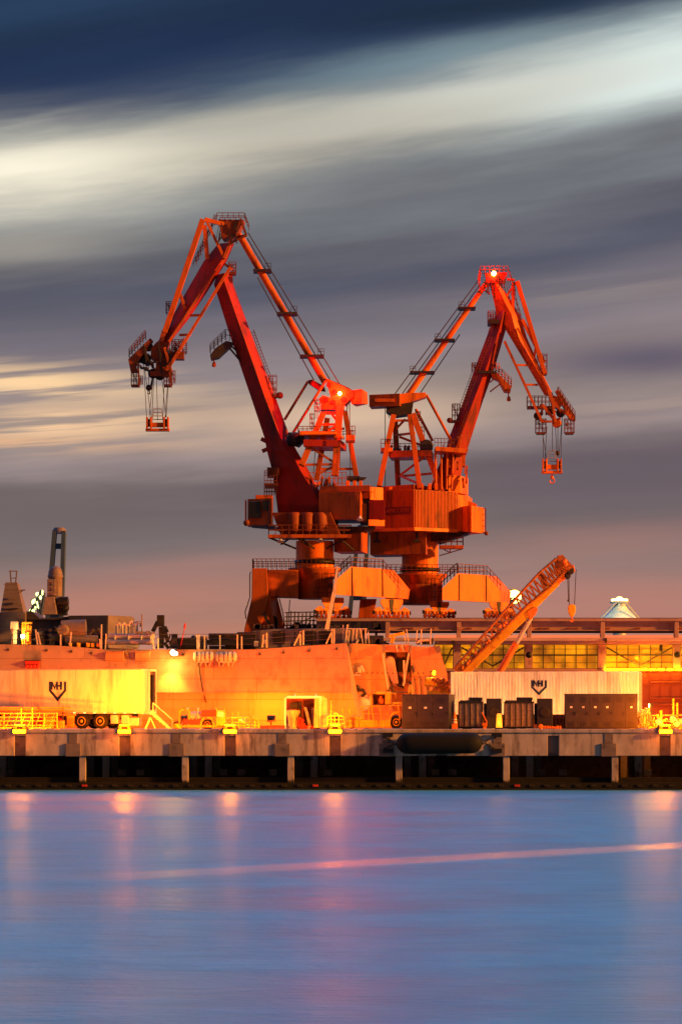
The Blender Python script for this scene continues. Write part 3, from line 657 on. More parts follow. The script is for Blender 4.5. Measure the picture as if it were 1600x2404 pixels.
    for k in range(9):
        x = 732+k*7; m.beam(P(x,1142,random.uniform(-1.5,2)),P(x+random.uniform(-5,5),1142-random.uniform(6,26),0),.2,.25)
    m.each('roof_machinery','crane_orange',T)
    m = MB(); m.tube(P(814,1124,0),P(844,1124,0),.26,n=12); m.prism([P(842,1120,-.3),P(860,1121,-.3),P(853,1127,-.3),P(842,1127,-.3)],(0,.8,0)); m.build('exhaust_silencer','dark_steel',T)
    m = MB()
    for x in (816,832,846): m.box(P(x-4,0).x,P(x+4,0).x,P(0,0,-.3).y,P(0,0,.4).y,P(0,1143).z,P(0,1129).z)
    m.each('silencer_stand','crane_yellow',T,.02)
crane_one()

def crane_two():
    Y0 = 268.0; P = plane(Y0)
    T = thing('portal_crane', 'shorter portal crane with ribbed orange machinery house and its jib pointing right', 'portal crane', (W(987,0,Y0).x, Y0, W(0,1452,Y0).z), 0, 'slewing portal cranes behind the ship')
    # portal
    m = MB(); c = P(985,1418,2.2); r = (P(1030,0).x-P(944,0).x)/2
    m.lathe(c,(0,0,1),[(0,r),(P(0,1350).z-c.z,r)],40); m.hexa([P(936,1414,-1),P(960,1414,-1.2),P(960,1352,-1.2),P(936,1352,-1)],[P(936,1414,2),P(960,1414,2),P(960,1352,2),P(936,1352,2)]); m.build('column_base','crane_orange',T)
    m = MB(); m.lathe(P(987,1350,2.2),(0,0,1),[(-1.2,r*.7),(0,r*1.5),(.16,r*1.5),(.16,r*.9)],32); m.build('column_platform','crane_orange',T)
    m = MB(); m.hexa([P(905,1415,2),P(1040,1415,2),P(1040,1352,2),P(905,1352,2)],[P(905,1415,4),P(1040,1415,4),P(1040,1352,4),P(905,1352,4)]); m.build('cross_beam','crane_orange',T,.03)
    out = [(1034,1386),(1071,1350),(1140,1352),(1174,1388),(1170,1416),(1034,1413)]
    m = MB(); m.loft([[P(x,y,-4.2+(x-1034)*.027) for x,y in out],[P(x+30,y-2,-.2+(x-1034)*.027) for x,y in out]]); m.build('end_beam','crane_yellow',T,.04)
    for xs in (1074,1139):
        m = MB(); dd=-4.24+(xs-1034)*.027; m.beam(P(xs,1353,dd),P(xs,1413,dd),.07,.05); m.build('beam_seam','dark_steel',T)
    m = MB(); m.rail(P(1032,1384,-2.3),P(1070,1350,-2.3),.95,5); m.prism([P(1030,1390,-2.2),P(1066,1355,-2.2),P(1069,1359,-2.2),P(1033,1394,-2.2)],(0,1,0)); m.build('stair_flight','dark_steel',T)
    bogie(T,P,990,1068,1414,1452,-2.2); bogie(T,P,1130,1206,1414,1452,-2.2)
    m = MB(); hh = P(0,1328).z-P(0,1350).z
    m.rail(P(905,1350,-1.6),P(1072,1350,-1.6),hh,14,.032); m.rail(P(905,1350,2.6),P(1140,1350,2.6),hh,20,.032); m.rail(P(1072,1350,-3.1),P(1140,1352,-1.3),hh,8,.032); m.rail(P(1140,1352,-1.3),P(1174,1386,-.4),hh,4,.032); m.build('portal_guardrail','rail_brown',T)
    m = MB(); m.ladder(P(997,1414,-.6),P(997,1356,-.6),P(1004,0)-P(997,0),11); m.ladder(P(1012,1414,-.8),P(1012,1356,-.8),P(1019,0)-P(1012,0),11); m.rail(P(990,1414,-.6),P(1030,1414,-.8),.9,4,.03); m.rail(P(1000,1384,-.8),P(1030,1384,-.9),.9,3,.03); m.build('access_ladder','rail_brown',T)
    # column
    c = P(987,1350,2.2); r2 = r
    m = MB(); m.lathe(c,(0,0,1),[(0,r2),(P(0,1248).z-c.z,r2)],40); m.build('slewing_column','crane_yellow',T)
    m = MB(); m.lathe((c.x,c.y,P(0,1340).z),(0,0,1),[(0,r2),(0,r2+.12),(.34,r2+.12),(.34,r2)],40); m.build('slewing_ring','black_paint',T)
    # house
    def corr(a,b,z0,z1,n,dep):
        m = MB(); a=V(a); b=V(b); d=(b-a); nrm=V((d.y,-d.x,0)).normalized()
        pts=[]
        for k in range(n):
            for t,o in ((0,0),(.45,0),(.55,dep),(.95,dep)): pts.append(a+d*((k+t)/n)+nrm*o)
        pts.append(b)
        lo=[V((p.x,p.y,z0)) for p in pts]; hi=[V((p.x,p.y,z1)) for p in pts]; N=len(pts)
        m.add(lo+hi,[(i,i+1,N+i+1,N+i) for i in range(N-1)])
        return m
    zb, zt = P(0,1243).z, P(0,1155).z
    A, B, C = P(868,0,-1.2), P(970,0,-3.2), P(1072,0,-.6)
    corr(A,B,zb,zt,34,.06).build('house_wall','crane_orange',T)
    corr(B,C,zb,zt-.06,30,.09).build('house_wall','crane_orange',T)
    m = MB(); body=[A+V((.05,.12,0)),B+V((0,.14,0)),C+V((-.05,.12,0)),P(1080,0,4),P(868,0,4)]
    m.loft([[V((p.x,p.y,zb+.02)) for p in body],[V((p.x,p.y,zt-.02)) for p in body]]); m.build('machinery_house','crane_orange',T)
    m = MB(); body=[A+V((-.1,-.08,0)),B+V((0,-.12,0)),C+V((.0,-.12,0)),P(1080,0,4.1),P(868,0,4.1)]
    m.loft([[V((p.x,p.y,zb-.3)) for p in body],[V((p.x,p.y,zb-.01)) for p in body]]); m.build('base_flange','crane_yellow',T,.02)
    m = MB(); m.hexa([P(1071,1249,-.72),P(1098,1249,.4),P(1098,1162,.4),P(1071,1162,-.72)],[P(1071,1249,4),P(1112,1249,4),P(1112,1162,4),P(1071,1162,4)]); m.prism([P(1098.2,1190,0.5),P(1098.2,1174,0.5),P(1119,1182,0.5),P(1119,1190,0.5)],(0,2,0)); m.build('house_end','crane_yellow',T,.03)
    m = MB(); m.hexa([P(1085,1249,-.4),P(1104,1252,-1.8),P(1104,1190,-1.8),P(1085,1189,-.4)],[P(1104,1252,2.2),P(1137,1252,.2),P(1137,1192,.2),P(1104,1190,2.2)]); cb = m.build('operator_cab','crane_yellow',T,.03)
    m = MB(); m.rail(P(1138,1248,-.2),P(1141,1248,1),2.1,2,.03,3); m.ball(P(1141,1252,0),.2); m.build('cab_rail','rail_brown',cb)
    m = MB(); n0 = (B-A); 
    for t0,t1,nm in ((.35,.93,'sign_dark'),):
        a = A+n0*t0; b = A+n0*t1; nn = V((n0.y,-n0.x,0)).normalized()*.09
        m.hexa([V((a.x,a.y,P(0,1212).z))+nn,V((b.x,b.y,P(0,1212).z))+nn,V((b.x,b.y,P(0,1195).z))+nn,V((a.x,a.y,P(0,1195).z))+nn],[V((a.x,a.y,P(0,1212).z)),V((b.x,b.y,P(0,1212).z)),V((b.x,b.y,P(0,1195).z)),V((a.x,a.y,P(0,1195).z))])
        nb = m.build('name_board','sign_dark',T)
        cu = bpy.data.curves.new('board_lettering','FONT'); cu.body='AMCLYDE'; cu.size=.50; cu.extrude=.012; cu.align_x='CENTER'; cu.align_y='CENTER'; cu.space_character=1.05
        to = bpy.data.objects.new('tmp',cu); COL.objects.link(to); bpy.context.view_layer.update()
        me = bpy.data.meshes.new_from_object(to.evaluated_get(bpy.context.evaluated_depsgraph_get())); bpy.data.objects.remove(to)
        lo = bpy.data.objects.new('board_lettering',me); COL.objects.link(lo); me.materials.clear(); me.materials.append(MATS['crane_orange'])
        lo.parent = nb
        cpos = (a+b)/2 + nn*1.12; cpos.z = P(0,1203.5).z
        xx=n0.normalized(); xx.z=0; xx.normalize(); zz=V((0,0,1)); yy=V((xx.y,-xx.x,0))
        M = Matrix(((xx.x,zz.x,yy.x,cpos.x-T.location.x),(xx.y,zz.y,yy.y,cpos.y-T.location.y),(xx.z,zz.z,yy.z,cpos.z-T.location.z),(0,0,0,1)))
        lo.matrix_local = M
    m = MB(); m.hexa([P(868,1303,0),P(999,1303,-1.0),P(999,1251,-1.0),P(868,1251,0)],[P(880,1303,4),P(1012,1303,2.4),P(1012,1251,2.4),P(880,1251,4)]); cw = m.build('counterweight','crane_orange',T,.05)
    m = MB()
    for x in (884,977): m.box(P(x-3,0).x,P(x+3,0).x,P(0,0,-1.3).y,P(0,0,-.4).y,P(0,1273).z,P(0,1251).z); m.box(P(x-9,0).x,P(x+9,0).x,P(0,0,-1.35).y,P(0,0,-.4).y,P(0,1275).z,P(0,1271).z)
    m.each('hanger','dark_steel',cw)
    m = MB(); m.prism([P(1012,1251,-.5),P(1104,1251,-.5),P(1040,1272,0),P(1012,1270,0)],(0,4,0)); m.build('underframe','dark_steel',T)
    platform(T,P,1031,1087,1281,1289,1262,-.6,.6,'ring_walkway')
    m = MB(); m.tube(P(1084,1289,0),P(1031,1304,.6),.06,n=4); m.tube(P(1034,1286,0),P(1056,1297,.3),.06,n=4); m.tube(P(1056,1288,0),P(1056,1297,.3),.06,n=4); m.each('walkway_strut','crane_orange',T)
    # roof: sills, clutter, right hand hut
    m = MB(); m.hexa([P(868,1154,-1),P(970,1154,-2.6),P(970,1142,-2.6),P(868,1146,-1)],[P(868,1154,4),P(1070,1154,4),P(1070,1142,4),P(868,1146,4)]); m.build('roof_sill','crane_orange',T,.03)
    m = MB()
    for x in (912,938,985,1003,1018): m.box(P(x,0).x,P(x+7,0).x,P(0,0,-2).y,P(0,0,-1).y,P(0,1154).z,P(0,1147 - (x>980)*8).z)
    m.each('roof_vent','crane_yellow',T,.02)
    m = MB(); m.hexa([P(1051,1159,-1),P(1080,1159,-.6),P(1080,1118,-.6),P(1051,1116,-1)],[P(1056,1159,2.4),P(1100,1159,1.6),P(1100,1118,1.6),P(1056,1116,2.4)]); m.build('winch_hut','crane_yellow',T,.03)
    m = MB()
    for k in range(16):
        x = random.uniform(1010,1096); y=random.uniform(1060,1150); m.beam(P(x,y,random.uniform(-1.6,0)),P(x+random.uniform(-3,3),y-random.uniform(14,50),random.uniform(-1,0)),random.uniform(.08,.2))
    for k in range(4): m.tube(P(1022+k*12,1152,-1.4),P(1020+k*14,1062,-1.2),.10,n=6)
    m.ladder(P(1010,1150,-1.8),P(1024,1062,-1.6),P(1015,0)-P(1010,0),16)
    m.each('rigging','crane_orange',T)
    # boom, leaning right; sections (y, left, edge, right)
    m = MB()
    secs = [(728,1166,1182,1196),(775,1147,1171,1187),(858,1116,1143,1163),(940,1087,1111,1134),(1019,1056,1081,1109),(1060,1044,1066,1096),(1100,1026,1060,1086),(1162,1004,1056,1072)]
    m.loft(boomloft(P, secs, .9, .9, 2.2)); m.build('boom','crane_red',T,.04)
    m = MB()
    m.ladder(P(1146,778,.2),P(1158,735,.0),P(1153,0)-P(1146,0),8); m.ladder(P(1082,960,-.1),P(1148,790,-.1),P(1090,0)-P(1082,0),26); m.ladder(P(1066,1040,-.1),P(1096,965,-.1),P(1074,0)-P(1066,0),12)
    m.ladder(P(1076,958,.9),P(1108,870,.9),P(1082,0)-P(1076,0),14); cage(m,P,1062,1080,946,985,.6,1,3); cage(m,P,1108,1122,850,868,.4,1,2); m.ball(P(1055,985,.6),.25); m.box(P(1055,0).x,P(1080,0).x,P(0,0,.4).y,P(0,0,1.3).y,P(0,990).z,P(0,985).z)
    cage(m,P,1146,1164,728,756,.4,1.3,3); m.build('boom_ladder','rail_brown',T)
    m = MB(); m.beam(P(1120,874,-.1),P(1164,874,-.1),.22,.5); m.box(P(1146,0).x,P(1172,0).x,P(0,0,-.2).y,P(0,0,2).y,P(0,760).z,P(0,750).z); m.each('boom_lug','dark_steel',T)
    m = MB(); m.prism([P(1152,876,.4),P(1166,872,.4),P(1200,905,.4),P(1198,920,.4),P(1184,918,.4),P(1170,892,.4),P(1156,886,.4)],(0,1.1,0)); m.beam(P(1150,918,.6),P(1180,895,.6),.12); m.beam(P(1150,896,.6),P(1168,880,.6),.12); m.rail(P(1164,872,.4),P(1201,908,.4),.8,5,.03); m.rail(P(1164,872,1.5),P(1201,908,1.5),.8,5,.03); m.rail(P(1150,872,.4),P(1172,872,.4),.8,3,.03)
    aux = m.build('auxiliary_arm','crane_orange',T,.02)
    m = MB(); m.tube(P(1194,918,1),P(1194,928,1),.05); m.lathe(P(1195,937,1),(0,0,1),[(-.1,.05),(0,.2),(.3,.14),(.4,.05)],10); m.build('auxiliary_hook','crane_orange',aux)
    # jib
    m = MB()
    js = [(652,1146,1157,1166),(700,1158,1180,1200),(738,1166,1200,1222),(790,1198,1212,1238),(860,1240,1254,1268),(925,1278,1291,1300)]
    m.loft(boomloft(P, js, .7, .8, 1.6)); m.build('jib','crane_orange',T,.03)
    m = MB(); m.beam(P(1214,658,.5),P(1279,876,.5),.36,.5); m.beam(P(1276,868,.5),P(1270,880,.5),.3,.4); m.build('jib_tie','crane_orange',T,.02)
    m = MB(); m.beam(P(1208,655,.5),P(1190,653,.6),.2); m.beam(P(1212,660,.5),P(1180,705,.6),.2,.3); m.beam(P(1205,660,.5),P(1204,728,.6),.28,.3); m.beam(P(1258,810,.4),P(1252,850,.5),.2); m.beam(P(1214,770,-.1),P(1292,925,-.1),.16,.3); m.beam(P(1226,748,.5),P(1278,850,.5),.3,.4); m.each('jib_frame','crane_orange',T)
    m = MB(); m.beam(P(1183,801,-.2),P(1272,992,-.2),.22,.24)
    for a,b in (((1208,857),(1244,857)),((1229,903),(1262,903))): m.beam(P(*a,-.1),P(*b,.1),.18)
    m.build('jib_lower_rail','crane_orange',T)
    m = MB(); m.hexa([P(1140,664,0),P(1178,664,0),P(1190,638,0),P(1138,640,0)],[P(1143,664,2),P(1182,664,2),P(1194,638,2),P(1141,640,2)]); m.build('jib_head','crane_red',T,.03)
    m = MB(); hh = P(0,625).z-P(0,640).z; m.rail(P(1127,640,-.2),P(1192,640,-.2),hh,6,.03); m.rail(P(1130,640,2.2),P(1192,640,2.2),hh,6,.03); m.rail(P(1127,640,-.2),P(1121,668,-.2),hh,3,.03); m.rail(P(1192,640,-.2),P(1210,690,.4),.5,5,.025)
    for k in range(6): m.tube(P(1172+k*5,648,1.6),P(1180+k*6,696,1.4),.04,n=4)
    m.beam(P(1127,640,0),P(1124,672,0),.12); m.beam(P(1124,672,0),P(1150,690,0),.12); m.rail(P(1205,690,1),P(1226,760,1),.7,6,.025); m.build('head_guardrail','rail_brown',T)
    m = MB(); m.lathe(P(1158,643,-.3),(0,-1,0),[(0,.2),(.12,.2),(.16,.1)],12); m.build('warning_lamp','red_core',T)
    lamp('head_warning_light', P(1156,646,-1.8), 520, (1,.012,.008), .15)
    m = MB(); cage(m,P,1262,1284,830,874,.3,1.2,3); m.box(P(1262,0).x,P(1284,0).x,P(0,0,.3).y,P(0,0,1.5).y,P(0,878).z,P(0,874).z); m.build('jib_cage','rail_brown',T)
    m = MB(); m.beam(P(1285,915,-.2),P(1296,946,-.2),.26); m.beam(P(1296,946,-.2),P(1302,992,-.2),.2,.3); m.beam(P(1272,990,-.2),P(1304,990,-.2),.2); m.beam(P(1272,950,-.1),P(1300,985,-.1),.26); m.prism([P(1290,925,.4),P(1312,930,.4),P(1322,946,.4),P(1312,960,.4),P(1296,950,.4)],(0,1.2,0)); tip = m.build('jib_nose','crane_orange',T,.02)
    m = MB(); m.prism([P(1304,916,.3),P(1312,914,.3),P(1350,976,.3),P(1350,988,.3),P(1338,984,.3)],(0,1,0)); m.beam(P(1312,960,.2),P(1336,976,.2),.2); m.build('tip_arm','crane_orange',tip,.02)
    m = MB()
    for k in range(20):
        x = random.uniform(1262,1335); y = 962 + (x-1262)*.15 + random.uniform(-18,24); w2 = random.uniform(3,7)
        m.box(P(x,0).x,P(x+w2,0).x,P(0,0,random.uniform(-.2,.4)).y,P(0,0,1.2).y,P(0,y+random.uniform(2,6)).z,P(0,y).z)
    m.build('tip_machinery','crane_dark_orange',tip,.01)
    m = MB()
    for k in range(10):
        x = random.uniform(1140,1186); y = random.uniform(642,672); m.beam(P(x,y,-.25),P(x+random.uniform(-8,8),y+random.uniform(8,26),-.2),.1)
    m.build('head_gear','dark_steel',T)
    m = MB(); m.rail(P(1310,930,.3),P(1350,988,.3),.9,7,.028); m.rail(P(1310,930,1.3),P(1350,988,1.3),.9,7,.028); cage(m,P,1326,1348,982,1014,.3,1,3); cage(m,P,1258,1282,982,1014,.3,1,3); m.box(P(1328,0).x,P(1347,0).x,P(0,0,.3).y,P(0,0,1.3).y,P(0,1018).z,P(0,1014).z); m.box(P(1260,0).x,P(1280,0).x,P(0,0,.3).y,P(0,0,1.3).y,P(0,1018).z,P(0,1014).z)
    m.box(P(1238,0).x,P(1296,0).x,P(0,0,.3).y,P(0,0,1.3).y,P(0,958).z,P(0,952).z); m.rail(P(1238,952,.3),P(1290,952,.3),.9,6,.028); m.rail(P(1238,952,1.3),P(1290,952,1.3),.9,6,.028); m.build('tip_platform','rail_brown',tip)
    for x,y,r in ((1307,992,.42),(1290,965,.35),(1316,968,.4),(1262,975,.35)):
        MB().lathe(P(x,y,.5),(.2,1,0),[(-.14,r*.8),(-.12,r),(0,r*.85),(.12,r),(.14,r*.8)],18).build('sheave','crane_yellow' if x==1307 else 'dark_steel',tip)
    cables(T,P,[((1275,1016,.6),(1276,1078,.6)),((1284,1000,.6),(1280,1078,.8)),((1274,1016,.6),(1284,1080,.6)),((1297,996,.6),(1297,1058,.6)),((1304,1002,.6),(1308,1070,.6)),((1310,1002,.6),(1310,1070,.8)),((1320,980,.6),(1312,1074,.6)),((1320,975,.6),(1317,1074,.6))],.028)
    m = MB(); m.ball(P(1309,1062,.6),.22); m.build('whip_hook','dark_steel',T)
    hookblock(T,P,1272,1320,1074,1112,1056,1132,.6,'crane_yellow')
    # strut
    m = MB(); m.tube(P(1145,657,.6),P(958,926,.6),.24,.30,14); m.build('tie_strut','crane_yellow',T)
    for x0,x1,y in ((1076,1116,722),(1020,1067,797),(962,1020,873)):
        m = MB(); m.box(P(x0,0).x,P(x1,0).x,P(0,0,-.2).y,P(0,0,1.6).y,P(0,y+2).z,P(0,y-2).z); m.rail(P(x0,y-2,0),P(x0+13,y-2,0),.45,2,.02); m.build('cable_spreader','dark_steel',T)
    cables(T,P,[((1124,655,0),(926,925,0)),((1128,662,1.4),(943,922,1.4)),((1080,780,1.4),(983,924,1.4))],.05)
    # rocker
    m = MB(); m.prism([P(937,925,0),P(955,922,0),P(999,921,0),P(1000,931,0),P(962,944,0),P(950,953,0),P(937,953,0)],(0,1.8,0)); rk = m.build('rocker_arm','crane_yellow',T,.03)
    m = MB(); m.hexa([P(866,955,-.2),P(937,955,-.9),P(937,926,-.9),P(866,927,-.2)],[P(872,955,2.2),P(950,953,1.4),P(950,924,1.4),P(872,926,2.2)]); m.build('rocker_counterweight','crane_orange',rk,.03)
    m = MB(); m.box(P(878,0).x,P(924,0).x,P(0,0,-.95).y,P(0,0,-.3).y,P(0,946).z,P(0,938).z); m.build('lead_panel','crane_orange',rk,.02)
    m = MB(); m.tube(P(1000,926,.2),P(1062,1040,.2),.13); m.build('rod','crane_orange',T)
    m = MB(); m.tube(P(976,956,1.4),P(1016,1032,1.4),.13); m.build('rod','crane_orange',T)
    m = MB(); m.prism([P(912,953,-.2),P(970,944,-.2),P(966,972,-.2),P(930,977,-.2),P(914,970,-.2)],(0,2.2,0)); m.lathe(P(914,962,-.3),(0,1,0),[(0,.3),(2,.3)],12); m.build('tower_head','dark_steel',T,.03)
    for a,b,ww in (((923,976,-.6),(889,1146,-2),.46),((928,978,2.4),(936,1144,3.2),.48),((961,976,-.6),(983,1152,-2.4),.44),((968,972,-.2),(1036,1158,-1.2),.5),):
        m = MB(); m.beam(P(*a),P(*b),ww,.5); m.build('tower_leg','crane_orange',T,.02)
    m = MB()
    for a,b in (((920,989,-.7),(964,989,-.7)),((929,1019,1),(972,1019,-1)),((938,1023,1),(990,1046,0)),((936,1114,2),(1010,1114,-1)),((940,1113,1),(994,1075,-.6)),((940,1115,1),(980,1137,-1)),((930,1004,1),(950,985,0))): m.beam(P(*a),P(*b),.2,.2)
    m.each('tower_brace','crane_orange',T)
    m = MB(); m.hexa([P(912,1076,-1),P(1012,1074,-1.4),P(1012,1060,-1.4),P(906,1060,-1)],[P(920,1076,2.6),P(1020,1074,2.6),P(1020,1060,2.6),P(912,1060,2.6)]); mp = m.build('machinery_platform','crane_orange',T,.03)
    m = MB(); m.hexa([P(893,1063,-1.4),P(920,1063,-1.4),P(920,1054,-1.4),P(893,1054,-1.4)],[P(893,1063,1),P(920,1063,1),P(920,1054,1),P(893,1054,1)]); m.hexa([P(1020,1062,-1.8),P(1094,1068,-1.8),P(1097,1058,-1.8),P(1020,1052,-1.8)],[P(1020,1062,2),P(1094,1068,2),P(1097,1058,2),P(1020,1052,2)]); m.build('platform_beam','crane_yellow',mp,.02)
    m = MB(); m.rail(P(893,1054,-1.4),P(920,1054,-1.4),.75,3,.03); m.rail(P(1018,1052,-1.8),P(1064,1054,-1.8),.72,6,.03); m.rail(P(918,1058,-1),P(1000,1058,-1),.55,8,.03); m.build('platform_guardrail','rail_brown',mp)
    m = MB()
    for k in range(13):
        x = 915+k*8+random.uniform(-2,2); m.box(P(x,0).x,P(x+random.uniform(4,9),0).x,P(0,0,random.uniform(-1,1)).y,P(0,0,2).y,P(0,1059).z,P(0,1059-random.uniform(4,16)).z)
    m.lathe(P(1000,1050,-1.3),(0,1,0),[(0,.5),(.1,.6),(1.2,.6),(1.3,.5)],16); m.each('machinery','dark_steel',mp,.02)
    m = MB(); cage(m,P,975,986,965,985,.2,1,2); m.ladder(P(985,1040,.2),P(982,985,.2),P(991,0)-P(985,0),12); cage(m,P,988,996,1000,1030,.4,.8,2,.025); m.build('tower_ladder','rail_brown',T)
    cables(T,P,[((904,955,1),(904,1146,1)),((908,956,1.4),(914,978,1.4)),((977,1060,1),(990,1148,1))],.035)
crane_two()
# ------------------------------------------------------------------ warship moored behind the wharf
def make_ship():
    Y0 = 226.0; P = plane(Y0)
    T = thing('warship', 'grey warship moored behind the wharf with orange lit hull and crowded dark deck', 'ship', (W(300,0,Y0).x, Y0+8, 0))
    def px_deck(x):
        pts = [(-700,1512),(0,1513),(150,1516),(245,1525),(600,1525),(830,1509)]
        for (a,b),(c,d) in zip(pts[:-1],pts[1:]):
            if a <= x <= c: return b + (d-b)*(x-a)/(c-a)
    m = MB(); secs = []
    for x in (-700,-300,0,60,130,200,245,350,450,600,680,760,814):
        t = px_deck(x); e = 1 if x == 814 else 0
        secs.append([P(x,t,0),P(x+e*11,1628,-2.0),P(x+e*22,1662,-1.98),P(x+e*50,1740,-1.3),P(x+e*70,1840,2),P(x+e*70,1840,16),P(x,t,18)])
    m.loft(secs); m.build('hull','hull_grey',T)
    # hull stiffening: bilge strake seam and rub marks as proud plates
    m = MB()
    for a,b in ((305,1526),(118,1515)): m.path([P(a,b+1,-.03),P(a+2,1545,-.0),P(a-6,1600,.3)],.03,4)
    m.ladder(P(18,1575,.12),P(22,1520,-.04),P(9,0)-P(0,0),10); m.build('hull_ladder','ship_grey',T)
    for x0,x1 in ((247,291),(317,352)):
        m = MB(); m.pbox(x0,x1,1531,1551,Y0-.6,Y0+.6); m.pbox(x0,x1+1,1529,1531,Y0-.7,Y0+.4); m.build('hull_locker','hull_grey',T,.03)
    m = MB(); m.beam(P(294,1526,-.3),P(316,1570,-.1),.2,.3); m.box(P(296,0).x,P(312,0).x,P(0,0,-.4).y,P(0,0,.4).y,P(0,1563).z,P(0,1561).z); m.build('accommodation_ladder','ship_grey',T)
    for x in (20,110,168,215,300,430,540,610,665,725,790):
        m = MB(); y=px_deck(x)+12; m.lathe(P(x,y,-.25),(0,-1,0),[(-.05,.10),(.06,.10),(.07,.06)],10); m.build('scupper_pipe','ship_dark',T)
    for x in (590,690):
        m = MB(); m.box(P(x,0).x,P(x+1.2,0).x,P(0,0,-1.9).y,P(0,0,.3).y,P(0,1618).z,P(0,1530).z)
    m = MB(); m.path([P(x,1627.5,-2.03) for x in range(-300,826,60)],.05,4); m.build('knuckle_strake','hull_grey',T)
    # life rafts
    for x0,x1,nm in ((455,503,0),(507,557,0)):
        m = MB(); a=P(x0,1543,-1.05); b=P(x1,1543,-1.05); L=(b-a).length
        m.lathe(a,b-a,[(0,.2),(.06,.32),(.16,.38),(L*.48,.38),(L*.5,.41),(L*.52,.38),(L-.16,.38),(L-.06,.32),(L,.2)],18); rf = m.build('life_raft','ship_white',T)
        m = MB()
        for k in range(4):
            c=a.lerp(b,.18+k*.21); m.lathe(c,(1,0,0),[(-.03,.37),(-.03,.4),(.03,.4),(.03,.37)],16)
        m.build('strap','dark_steel',rf)
        m = MB()
        for u in (.28,.72):
            c=a.lerp(b,u); m.beam(c+V((-.22,0,-.35)),c+V((-.1,.5,-.95)),.09); m.beam(c+V((.25,0,-.35)),c+V((-.05,.5,-.95)),.09)
        m.beam(a.lerp(b,.2)+V((0,0,-.38)),a.lerp(b,.8)+V((0,0,-.38)),.1,.4); m.build('bracket','ship_white',rf)
    m = MB(); a=P(62,1562,-1.0); b=P(96,1562,-1.0)
    for k in range(4): m.lathe(a.lerp(b,.12+k*.25)+V((0,0,-.1)),(0,1,0),[(-.1,.05),(-.05,.15),(.15,.15)],12)
    m.box(a.x,b.x,a.y-.1,a.y+.5,a.z+.05,a.z+.32); m.build('hose_rack','red_paint',T,.02)
    m = MB(); m.box(a.x,b.x+.1,a.y-.15,a.y+.4,a.z+.32,a.z+.38); m.build('rack_roof','ship_dark',T)
    m = MB(); pts=[P(468,1556,-.8),P(470,1575,-1.1),P(476,1610,-1.8),P(486,1650,-2.1)]; m.path(pts,.05); m.build('hose','dark_steel',T)
    # deck edge stanchions with guard wires
    st=[(28,1474,1513,1),(30,1480,1513,-3),(60,1482,1513,0),(95,1484,1514,-7),(88,1478,1514,-5),(142,1489,1517,0),(164,1484,1518,3),(238,1466,1526,0),(247,1488,1526,2),(236,1500,1526,-2),(361,1490,1525,-3),(371,1498,1525,0),(463,1490,1525,-1),(467,1490,1525,0),(480,1492,1525,0),(516,1492,1528,0),(557,1490,1523,0),(567,1494,1532,0),(626,1486,1521,0),(616,1490,1520,2),(705,1482,1515,0),(712,1480,1514,0),(690,1484,1515,16),(779,1476,1511,0),(784,1476,1511,0),(765,1482,1512,14)]
    for x,y0,y1,dx in st:
        m = MB(); m.beam(P(x,y1,.12),P(x+dx,y0,.12),.10,.10); m.build('stanchion','ship_white',T)
    m = MB()
    prev=None
    for f in (.35,.7,1.0):
        pts=[P(x,px_deck(x)-36*f,.15) for x in range(-100,815,40)]; m.path(pts,.018,3)
    m.build('guard_wire','cable_steel',T)
    # superstructure, far left
    m = MB(); m.prism([P(-400,1432,5),P(44,1432,5),P(44,1515,5),P(-400,1515,5)],(0,8,0)); m.build('deckhouse','ship_grey',T,.05)
    m = MB(); m.prism([P(45,1430,6),P(60,1431,6),P(74,1445,6),P(148,1447,6),P(148,1515,6),P(45,1515,6)],(0,6,0)); m.build('deckhouse','ship_grey',T,.05)
    m = MB(); m.prism([P(44,1429,5.5),P(58,1429,5.5),P(76,1446,5.5),P(150,1441,5.5),P(150,1450,5.5),P(45,1450,5.5)],(0,6,0)); m.build('deckhouse_roof','ship_dark',T,.03)
    m = MB(); m.loft([[P(149,1520,3),P(245,1520,2.4),P(245,1520,9),P(149,1520,9)],[P(149,1441,4),P(245,1441,3.4),P(245,1441,9),P(149,1441,9)]]); m.build('hangar','ship_dark',T,.05)
    m = MB(); m.loft([[P(245.5,1520,2.5),P(306,1520,5),P(306,1520,9),P(245.5,1520,9)],[P(245.5,1441,3.5),P(296,1441,6),P(296,1441,9),P(245.5,1441,9)]]); m.build('hangar_side','ship_grey',T,.04)
    # mast at left edge
    m = MB()
    m.loft([[P(-20,1430,6),P(35,1430,6),P(35,1430,9),P(-20,1430,9)],[P(-10,1358,6.5),P(18,1358,6.5),P(18,1358,8),P(-10,1358,8)]])
    for k in range(5): m.beam(P(-10,1420-k*14,5.9),P(33-k*3,1418-k*14,5.9),.14)
    m.beam(P(24,1378,6.5),P(38,1376,6.5),.1); m.beam(P(22,1385,6.5),P(32,1378,6.5),.08); m.beam(P(2,1358,7),P(0,1330,7),.1); m.beam(P(13,1358,7),P(16,1329,7),.1); m.beam(P(-3,1330,7),P(17,1330,7),.08); m.beam(P(0,1347,7),P(15,1347,7),.06)
    m.build('mast','ship_grey',T)
    # close-in gun mount: white dome on a boxy mount
    m = MB(); c=P(121,1398,3)
    R=(P(138,0).x-P(104,0).x)/2
    m.lathe((c.x,c.y,P(0,1397).z),(0,0,1),[(0,R*.98),(1.45,R*.98),(1.5,R*1.1),(1.62,R*1.1),(1.64,R),(1.75,R),(2.0,R*.93),(2.2,R*.72),(2.32,R*.38),(2.36,.01)],24); gm=m.build('gun_radome','ship_grey',T)
